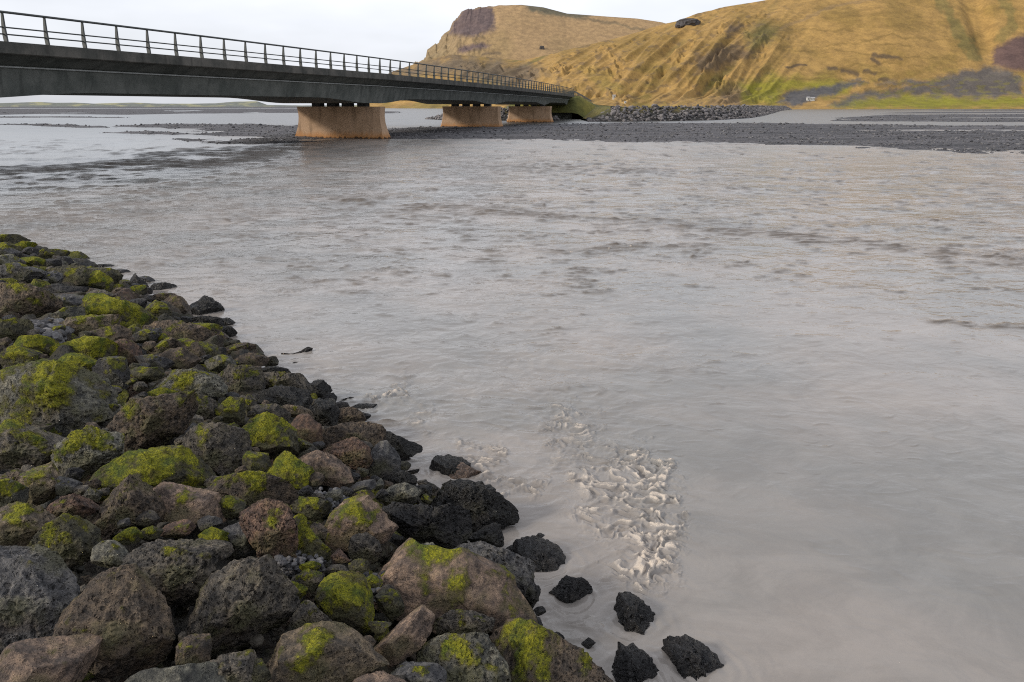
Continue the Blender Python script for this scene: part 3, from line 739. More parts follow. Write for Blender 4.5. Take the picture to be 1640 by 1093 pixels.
def sweep(name, prof, mat, s0, s1, step, parent=bridge, closed_ends=True, extra=None):
    """prof(s) -> list of (inward offset, z); swept along the bridge line"""
    ss = np.arange(s0, s1 + 1e-6, step); rows = []
    for s in ss:
        x, y, tx, ty = at_s(s); pr = prof(s)
        rows.append([(x - ty * o - bloc[0], y + tx * o - bloc[1], z - (TILT * o if z > H + 0.8 else 0)) for o, z in pr])
    V = np.array(rows); nr, nc, _ = V.shape
    V = V.reshape(-1, 3)
    i = np.arange(nr - 1)[:, None] * nc + np.arange(nc)[None, :]
    j = np.arange(nr - 1)[:, None] * nc + (np.arange(nc)[None, :] + 1) % nc
    Fc = np.stack([i.ravel(), j.ravel(), (j + nc).ravel(), (i + nc).ravel()], 1)
    me = mesh_np(name, V, Fc, False)
    if closed_ends:
        import bmesh
        bm = bmesh.new(); bm.from_mesh(me); bm.verts.ensure_lookup_table()
        bm.faces.new([bm.verts[k] for k in range(nc)]); bm.faces.new([bm.verts[(nr - 1) * nc + k] for k in range(nc)])
        bmesh.ops.recalc_face_normals(bm, faces=bm.faces); bm.to_mesh(me); bm.free()
    return link(name, me, mat, parent)

def soffit(s):
    best = 1.0
    for a, b in zip([sup[0] - 33] + sup, sup + [S_END + 30]):
        if a <= s <= b:
            L = b - a; t = min(s - a, b - s) / L
            best = smooth(0.02, 0.24, np.array(t)); break
    return H + 0.20 + 0.36 * float(best)

S0 = 6.0
sweep('edge_beam', lambda s: [(0, ztop(s)), (0.32, ztop(s)), (0.32, ztop(s) - 0.44), (0.05, ztop(s) - 0.46), (0.0, ztop(s) - 0.42)], M_FASCIA, S0, S_END, 2.0)
sweep('edge_beam', lambda s: [(WID, ztop(s)), (WID, ztop(s) - 0.42), (WID - 0.05, ztop(s) - 0.46), (WID - 0.32, ztop(s) - 0.44), (WID - 0.32, ztop(s))], M_FASCIA, S0, S_END, 2.0)
sweep('deck_slab', lambda s: [(0.323, ztop(s) - 0.16), (WID - 0.323, ztop(s) - 0.16), (WID - 0.323, ztop(s) - 0.43), (WID - 1.1, ztop(s) - 0.78), (1.1, ztop(s) - 0.78), (0.323, ztop(s) - 0.43)], M_GIRDER, S0, S_END, 2.0)
sweep('girder', lambda s: [(1.02, ztop(s) - 0.785), (WID - 1.02, ztop(s) - 0.785), (WID - 1.02, ztop(s) - 0.83), (WID - 1.1, ztop(s) - 0.84), (WID - 1.35, soffit(s)), (1.35, soffit(s)), (1.1, ztop(s) - 0.84), (1.02, ztop(s) - 0.83)], M_GIRDER, S0, S_END - 0.3, 1.0)

sweep('girder_lip', lambda s: [(0.985, ztop(s) - 0.80), (1.018, ztop(s) - 0.80), (1.018, ztop(s) - 0.855), (0.985, ztop(s) - 0.855)], M_LIP, S0, S_END - 0.4, 2.0)  # pale colour paints the light caught along the girder's top ledge

def box_np(c, tx, ty, l, w, z0, z1, taper=1.0):
    """box along direction (tx,ty), length l, width w"""
    out = []
    for z, k in ((z0, 1.0), (z1, taper)):
        for sx, sy in ((-1, -1), (1, -1), (1, 1), (-1, 1)):
            out.append((c[0] + tx * l / 2 * sx - ty * w / 2 * sy * k, c[1] + ty * l / 2 * sx + tx * w / 2 * sy * k, z))
    return out
BOXF = [(0, 3, 2, 1), (4, 5, 6, 7), (0, 1, 5, 4), (1, 2, 6, 5), (2, 3, 7, 6), (3, 0, 4, 7)]

# railings: tapered plate posts, a top tube and two lower rails on each side
def rail_bar(name, off, zo, rad, parent, rloc):
    ss = np.arange(S0, S_END - 0.2, 1.5); V = []
    for s in ss:
        x, y, tx, ty = at_s(s); zt = float(ztop(s)) - TILT * off
        for k in range(6):
            a = k * math.pi / 3
            V.append((x - ty * (off + rad * math.cos(a)) - rloc[0], y + tx * (off + rad * math.cos(a)) - rloc[1], zt + zo + rad * math.sin(a)))
    n = len(ss); i = np.arange(n - 1)[:, None] * 6 + np.arange(6)[None, :]; j = np.arange(n - 1)[:, None] * 6 + (np.arange(6)[None, :] + 1) % 6
    Fc = np.stack([i.ravel(), j.ravel(), (j + 6).ravel(), (i + 6).ravel()], 1)
    return link(name, mesh_np(name, np.array(V), Fc, True), M_RAIL, parent)

def post_mesh(side):
    # plate standing across the bridge: wide at the foot, narrow under the top rail
    th = 0.035; V = []
    for y in (-th, th):
        V += [(0.0, y, 0.0), (0.17, y, 0.0), (0.19, y, 0.28), (0.15, y, 0.62), (0.085, y, 1.03), (0.015, y, 1.03), (0.02, y, 0.60)]
    Fc = [tuple(range(7)), tuple(range(13, 6, -1))] + [(k, k + 7, (k + 1) % 7 + 7, (k + 1) % 7) for k in range(7)]
    V = [(x * side, y, z) for x, y, z in V]
    me = bpy.data.meshes.new('post'); me.from_pydata(V, [], Fc); me.update(); me.materials.append(M_RAIL)
    return me
for side, off in ((1, 0.05), (-1, WID - 0.05)):
    rl = link('railing', None, None, bridge)
    rail_bar('top_rail', off + side * 0.05, 1.07, 0.050, rl, bloc)
    rail_bar('middle_rail', off + side * 0.105, 0.53, 0.030, rl, bloc)
    rail_bar('lower_rail', off + side * 0.115, 0.28, 0.030, rl, bloc)
    pm = post_mesh(side)
    s = S0 + 0.35
    while s < S_END - 0.2:
        x, y, tx, ty = at_s(s)
        p = link('post', pm, None, rl)
        p.location = (x - ty * off - bloc[0], y + tx * off - bloc[1], float(ztop(s)) + 0.001 - TILT * off)
        p.rotation_euler = (0, 0, math.atan2(tx, -ty))
        s += 1.86

# piers: walls across the river flow, pinched in the middle and flared to pointed feet, four bearings on each
def pier(s, ztp, zb, off_, kL):
    x, y, tx, ty = at_s(s)
    cxm, cym = x - ty * off_, y + tx * off_
    nx, ny = -ty, tx                                   # across the bridge, away from the river's near side
    zs = [zb, 0.15, 0.45, 0.85, 1.25, 1.7, ztp - 0.42, ztp - 0.40, ztp]
    halfL = [v * kL for v in [3.92, 3.88, 3.80, 3.70, 3.62, 3.58, 3.60, 3.60, 3.66]]
    halfT = [0.75, 0.72, 0.62, 0.52, 0.47, 0.45, 0.45, 0.47, 0.47]
    V = []
    for z, L, T in zip(zs, halfL, halfT):
        nose = 0.22 + 0.10 * max(0, 1 - z)
        for u, v in ((-L - nose, 0), (-L, -T), (-L * 0.5, -T), (0, -T), (L * 0.5, -T), (L, -T), (L + nose, 0), (L, T), (0, T), (-L, T)):
            V.append((cxm + nx * u + tx * v - bloc[0], cym + ny * u + ty * v - bloc[1], z))
    n = 10; Fc = [tuple(range(n - 1, -1, -1)), tuple(range((len(zs) - 1) * n, len(zs) * n))]
    for r in range(len(zs) - 1):
        for k in range(n): Fc.append((r * n + k, r * n + (k + 1) % n, (r + 1) * n + (k + 1) % n, (r + 1) * n + k))
    me = bpy.data.meshes.new('pier'); me.from_pydata(V, [], Fc); me.update()
    p = link('pier', me, M_PIER, bridge)
    for u in (-2.0, -0.65, 0.65, 2.0):
        c = (cxm + nx * u - bloc[0], cym + ny * u - bloc[1])
        wv = [0.45, 0.62][abs(u) > 1]
        b = bpy.data.meshes.new('bearing'); b.from_pydata(box_np(c, nx, ny, 0.75, 0.7, ztp + 0.001, float(soffit(s)) - 0.001), [], BOXF); b.update()
        link('bearing', b, M_BEAR, p)
for s, o_, k_ in zip(PIER_S, (4.35, 4.35, 3.85, 3.6), (1.0, 1.0, 0.93, 0.90)): pier(s, H - 0.05, -0.6, o_, k_)
# abutment at the far end
x, y, tx, ty = at_s(S_END - 0.1)
c = (x - ty * WID / 2 - bloc[0], y + tx * WID / 2 - bloc[1])
ab = bpy.data.meshes.new('abutment')
ab.from_pydata(box_np((c[0] + tx * 1.0, c[1] + ty * 1.0), tx, ty, 2.2, WID - 1.0, -0.3, float(ztop(S_END)) - 0.9), [], BOXF); ab.update()
link('abutment', ab, M_GIRDER, bridge)
for off in (0.02, WID - 0.32):
    wv = []
    for a, zt_, zb_ in ((0.05, 0.45, 2.1), (3.2, 0.45, 1.1)):
        for o in (off, off + 0.3):
            for zz in (zb_, zt_):
                wv.append((x + tx * a - ty * o - bloc[0], y + ty * a + tx * o - bloc[1], float(ztop(S_END)) - zz))
    wm = bpy.data.meshes.new('wing_wall'); wm.from_pydata(wv, [], [(0, 1, 3, 2), (4, 6, 7, 5), (0, 4, 5, 1), (2, 3, 7, 6), (1, 5, 7, 3), (0, 2, 6, 4)]); wm.update()
    link('wing_wall', wm, M_FASCIA, bridge)

# ------------------------------------------------------------------ approach embankment, road, guard rail
P0 = np.array([x, y]); Tn = np.array([tx, ty]); Nn = np.array([-ty, tx])
def emb_top(a): return np.interp(a, [0, 25, 60, 110, 260], [4.55, 4.0, 3.1, 2.6, 2.5])
rows = []
offs = np.array([-14, -10, -7, -4.5, -2.4, -1.0, 0.2, WID / 2, WID + 0.2 - 0.4, WID + 2, WID + 5, WID + 8, WID + 14], float)
aa = np.concatenate([[-3.5, -1.5], np.arange(0.2, 30, 1.0), np.arange(30, 260, 5)])
for a in aa:
    zt = emb_top(max(a, 0)) if a >= 0 else 4.4 + a * 0.9
    for o in offs:
        out = max(0, -o - 0.6, o - WID - 0.0)
        lim = 2.2 if a > 0 else 0
        z = max(-0.4, zt - out * 0.62)
        if o < -6 and a > 0: z = max(-0.4, z)
        q = P0 + Tn * a + Nn * o
        rows.append((q[0], q[1], z + 0.12 * float(n2(np.array(q[0] / 2.5), np.array(q[1] / 2.5), 171))))
V = np.array(rows); me = mesh_np('approach_embankment', V, grid_faces(len(aa), len(offs)))
g = fbm2(V[:, 0] / 5, V[:, 1] / 5, 172, 3)[:, None]
attr_c(me, 'tint', np.array([0.085, 0.088, 0.028]) + smooth(-0.2, 0.6, g) * np.array([0.10, 0.07, 0.01]))
link('approach_embankment', me, M_GRASS, kind='structure')
rv = []
for a in np.concatenate([[0.1], np.arange(3, 260, 6)]):
    for o in (0.6, WID - 0.6):
        q = P0 + Tn * a + Nn * o; rv.append((q[0], q[1], emb_top(a) + 0.16))
link('road', mesh_np('road', np.array(rv), grid_faces(len(rv) // 2, 2), False), M_ASPH, kind='structure')

gr = empty('guard_rail', (P0[0] + Tn[0] * 4, P0[1] + Tn[1] * 4, emb_top(4)), 'low steel guard rail sloping down the grassy approach beyond the bridge end', 'guard rail')
gl = np.array(gr.location); bv = []; 
for a in np.arange(0.4, 62, 2.0):
    q = P0 + Tn * a + Nn * 0.1; zz = emb_top(a)
    for dz in (0.42, 0.50, 0.58, 0.74):
        bv.append((q[0] - gl[0] + (0.04 if dz == 0.50 else 0), q[1] - gl[1], zz + dz + 0.12 - gl[2]))
link('beam', mesh_np('beam', np.array(bv), grid_faces(len(bv) // 4, 4), False), M_RAIL, gr)
pm = bpy.data.meshes.new('post'); pm.from_pydata(box_np((0, 0), 1, 0, 0.12, 0.12, -0.3, 0.85), [], BOXF); pm.update(); pm.materials.append(M_RAIL)
for a in np.arange(1.4, 62, 4.0):
    q = P0 + Tn * a + Nn * 0.22; p = link('post', pm, None, gr); p.location = (q[0] - gl[0], q[1] - gl[1], emb_top(a) - gl[2])

# ------------------------------------------------------------------ rock dike along the far bank
def dike(name, label, base_px, hgt, dep, back, n_parts, n_stuff, ssize, groupy=None):
    w = wpoly(base_px)
    L = np.concatenate([[0], np.cumsum(np.hypot(*np.diff(w, axis=0).T))])
    e = empty(name, (w[0, 0], w[0, 1], 0), label, 'embankment')
    o0 = np.array(e.location)
    def at(l): return np.array([np.interp(l, L, w[:, 0]), np.interp(l, L, w[:, 1])])
    def nrm(l):
        t = at(l + 2) - at(l - 2); t /= np.linalg.norm(t); return np.array([-t[1], t[0]])
    ls = np.linspace(0, L[-1], 90)
    prof = [(-0.6, -0.5), (0.0, 0.0), (dep * 0.5, hgt * 0.5), (dep, hgt), (dep + back * 0.4, hgt + 0.03), (dep + back, hgt), (dep + back + dep, -0.4)]
    V = []
    for l in ls:
        n = nrm(l); q = at(l); k = smooth(0, 8, L[-1] - l + 0.2) * smooth(-1, 6, l + 0.0)
        k = max(float(k), 0.15)
        for u, z in prof: V.append((q[0] + n[0] * u - o0[0], q[1] + n[1] * u - o0[1], z * k))
    me = mesh_np('bank', np.array(V), grid_faces(len(ls), len(prof)))
    g = fbm2(np.array(V)[:, 0] / 8, np.array(V)[:, 1] / 8, 181, 3)[:, None]
    tint = np.array([0.10, 0.095, 0.035]) + smooth(-0.2, 0.6, g) * np.array([0.09, 0.05, 0.0])
    col = np.tile(np.array([0, 0, 0, 1, 1, 1, 1]), len(ls))[:, None]
    attr_c(me, 'tint', tint * col + np.array([0.04, 0.038, 0.036]) * (1 - col))
    link('bank', me, M_GRASS, e)
    def spots(n, seed):
        r = np.random.default_rng(seed); out = []
        # even over the picture: nearer stretches carry as many stones per metre as they need
        for _ in range(n):
            l = L[-1] * r.uniform() ** 1.25; v = r.uniform(-0.03, 1.03)
            q = at(l) + nrm(l) * dep * v
            k = max(float(smooth(0, 8, L[-1] - l + 0.2) * smooth(-1, 6, l)), 0.15)
            out.append((q[0] - o0[0], q[1] - o0[1], hgt * v * k + r.uniform(-0.05, 0.2)))
        return np.array(out)
    protos = []
    for k in range(8):
        V0, F0 = ICO[2]; jj = 1 + 0.45 * n3(V0 * 1.1, 200 + k)[:, None]
        Vk = V0 * jj
        for _ in range(7):
            nn = RNG.normal(size=3); nn /= np.linalg.norm(nn); dd = Vk @ nn; m_ = RNG.uniform(0.55, 0.8); Vk = Vk - np.clip(dd - m_, 0, None)[:, None] * nn
        mk = mesh_np('stone', Vk * np.array([1.15, 0.85, 0.75]), F0, False); mk.materials.append(M_RIP); protos.append(mk)
    for q in spots(n_parts, 5):
        st = link('stone', protos[random.randrange(8)], None, e)
        st.location = q; st.rotation_euler = (random.uniform(-0.5, 0.5), random.uniform(-0.5, 0.5), random.uniform(0, 6.28)); k = ssize * random.uniform(0.75, 1.5)
        st.scale = (k, k, k)
    pts = spots(n_stuff, 9)
    stone_field('small_stones', pts, ssize * RNG.uniform(0.35, 0.9, n_stuff), M_RIP, e, 1, 0.8, kind='stuff')
    return e
dike('rock_dike', 'long low dike faced with dark loose rocks along the far bank right of the bridge',
     [(944, 195.2), (1000, 195.2), (1080, 194.2), (1150, 192.6), (1200, 189.6), (1222, 186), (1238, 181.5), (1250, 178), (1268, 175.6)], 2.35, 4.2, 9.0, 300, 4800, 0.42)
dike('rock_spur', 'short dark rocky spur behind the middle pier of the bridge',
     [(684, 191.2), (720, 193.0), (780, 193.5), (830, 193.5), (895, 193.4)], 2.0, 4.5, 5.0, 120, 700, 0.42)

# ------------------------------------------------------------------ things on the hills
def far_point(px, py, dist):
    a, f, u = ray(px, py); t = dist / f
    return a * t, dist, EYE + u * t
def on_hill(px, py, obj):
    """first point where the ray through (px,py) meets a hill mesh"""
    from mathutils import Vector
    a, f, u = ray(px, py); v = Vector((a, f, u)).normalized()
    hit, loc, nor, idx = obj.ray_cast(Vector((0, 0, EYE)), v, distance=5000)
    return tuple(loc) if hit else None
bpy.context.view_layer.update()
near_obj = bpy.data.objects['near_hill']; far_obj = bpy.data.objects['far_hill']

def crag(name, px, py, obj, size, label, seed, blocky=0.7):
    loc = on_hill(px, py, obj) or far_point(px, py, 950)
    V0, F0 = ICO[4]; s = np.sign(V0) * np.abs(V0) ** blocky
    s = s / np.max(np.abs(s), axis=0)
    s = s * (1 + 0.16 * n3(V0 * 2.2, seed)[:, None] + 0.07 * n3(V0 * 6, seed + 1)[:, None])
    me = mesh_np(name, s * np.array(size), F0, False)
    o = link(name, me, M_OUTCROP, label=label, category='rock outcrop'); o.location = (loc[0], loc[1] + size[1] * 0.55, loc[2] - size[2] * 0.12)
    return o
crag('rock_stack', 868, 79, far_obj, (4.2, 4.2, 6.0), 'small square dark rock stack alone on the tan far hillside', 301, 0.4)
crag('rock_outcrop', 1104, 37, near_obj, (12, 15, 5.4), 'dark flat topped rock outcrop on the crest where the two hills meet', 303, 0.6)

def house(name, loc, w, dp, hh, rf, label, wins):
    e = empty(name, loc, label, 'house')
    def part(nm, c, sx, sy, z0, z1, mat, par=e):
        me = bpy.data.meshes.new(nm); me.from_pydata(box_np(c, 1, 0, sx, sy, z0, z1), [], BOXF); me.update(); return link(nm, me, mat, par)
    wl_ = part('wall', (0, 0), w, dp, -1.5, hh, M_WHITE)
    V = [(-w / 2 - .3, -dp / 2 - .3, hh + .01), (w / 2 + .3, -dp / 2 - .3, hh + .01), (w / 2 + .3, dp / 2 + .3, hh + .01), (-w / 2 - .3, dp / 2 + .3, hh + .01), (-w / 2 - .3, 0, hh + rf), (w / 2 + .3, 0, hh + rf)]
    me = bpy.data.meshes.new('roof'); me.from_pydata(V, [], [(0, 1, 5, 4), (2, 3, 4, 5), (0, 4, 3), (1, 2, 5), (0, 3, 2, 1)]); me.update(); link('roof', me, M_ROOF, e)
    for k in range(wins):
        part('window', (-w / 2 + (k + 0.5) * w / wins, -dp / 2 - 0.03), w / wins * 0.35, 0.1, hh * 0.35, hh * 0.75, M_BEAR)
    return e
for (px, py, w, dp, hh, rf, lb, k) in ((1293, 164, 2.6, 4, 3.4, 1.0, 'narrow white farm building at the foot of the ochre hill beside grey scree', 1),
                                      (1300, 164, 4.6, 4, 3.0, 0.9, 'wider white farm building standing right of the narrow one under the hill', 3),
                                      (983, 161, 3.0, 3, 3.6, 0.9, 'tiny white hut at the hill foot just beyond the guard rail', 1),
                                      (1001, 168, 2.0, 2, 1.6, 0.5, 'very small white shed lying low above the rock dike', 1)):
    loc = on_hill(px, py - 3, near_obj) or far_point(px, py, 620)
    sc_ = loc[1] / 600.0 * 0.62
    house('white_house', (loc[0], loc[1] - 1, loc[2] - 0.2), w * sc_, dp * sc_, hh * sc_, rf * sc_, lb, k)

# ------------------------------------------------------------------ the rock bank in the foreground
WATERLINE = np.array([(2.6, -1.6), (1.35, 0.9), (0.55, 2.75), (0.30, 3.45), (-0.05, 4.3), (-0.70, 5.4), (-1.6, 6.5), (-2.75, 7.9), (-4.1, 9.6), (-5.6, 11.2), (-7.4, 12.9), (-9.8, 15.2), (-16.0, 20.5), (-30, 32)])
def bank_z(x, y):
    x = np.asarray(x, float); y = np.asarray(y, float)
    dd = poly_dist(x, y, WATERLINE, False)
    closed = np.vstack([WATERLINE, [(-60, 32), (-60, -10), (2.6, -10)]])
    s = np.where(inside(x, y, closed), dd, -dd)
    return np.where(s > 0, 1.18 * (1 - np.exp(-s * 0.50 / 1.18 * 1.15)), s * 0.45)

def hit_bank(px, py, lift=0.0):
    """first point along the ray of a pixel that meets the bank or the water"""
    a, f, u = [float(v) for v in ray(px, py)]
    if u > -0.02: u = -0.02
    ts = np.linspace(0.8, min(40, 2.6 / -u + 0.5), 900)
    x, y, z = a * ts, f * ts, EYE + u * ts
    g = np.maximum(bank_z(x, y), 0.0) + lift
    k = int(np.argmax(z <= g))
    if k == 0: k = len(ts) - 1
    return np.array([x[k], y[k], z[k]]), ts[k]

nb_ = 170
gy_ = np.linspace(-6, 26, nb_)
BX, BY = np.meshgrid(np.linspace(-16, 4, nb_), gy_)
BZ = bank_z(BX, BY) - 0.24 + 0.05 * fbm2(BX / 0.4, BY / 0.4, 401, 3)
me = mesh_np('river_bank', np.stack([BX.ravel(), BY.ravel(), BZ.ravel()], 1), grid_faces(nb_, nb_))
M_CORE = mat_gravel('bank_core', (0.012, 0.011, 0.010), (0.032, 0.028, 0.022), 3.0)
link('river_bank', me, M_CORE, kind='structure')

TILE = {'A': (0, 370), 'B': (300, 540), 'C': (0, 620), 'D': (400, 700), 'E': (0, 820), 'F': (400, 820), 'G': (760, 820)}
TINT = {'g': (0.098, 0.090, 0.078), 'd': (0.034, 0.034, 0.037), 'b': (0.094, 0.074, 0.056), 'r': (0.112, 0.072, 0.055), 'p': (0.180, 0.135, 0.108),
        'l': (0.125, 0.128, 0.112), 't': (0.165, 0.135, 0.100), 'o': (0.060, 0.058, 0.036), 's': (0.082, 0.084, 0.090), 'k': (0.030, 0.030, 0.030)}
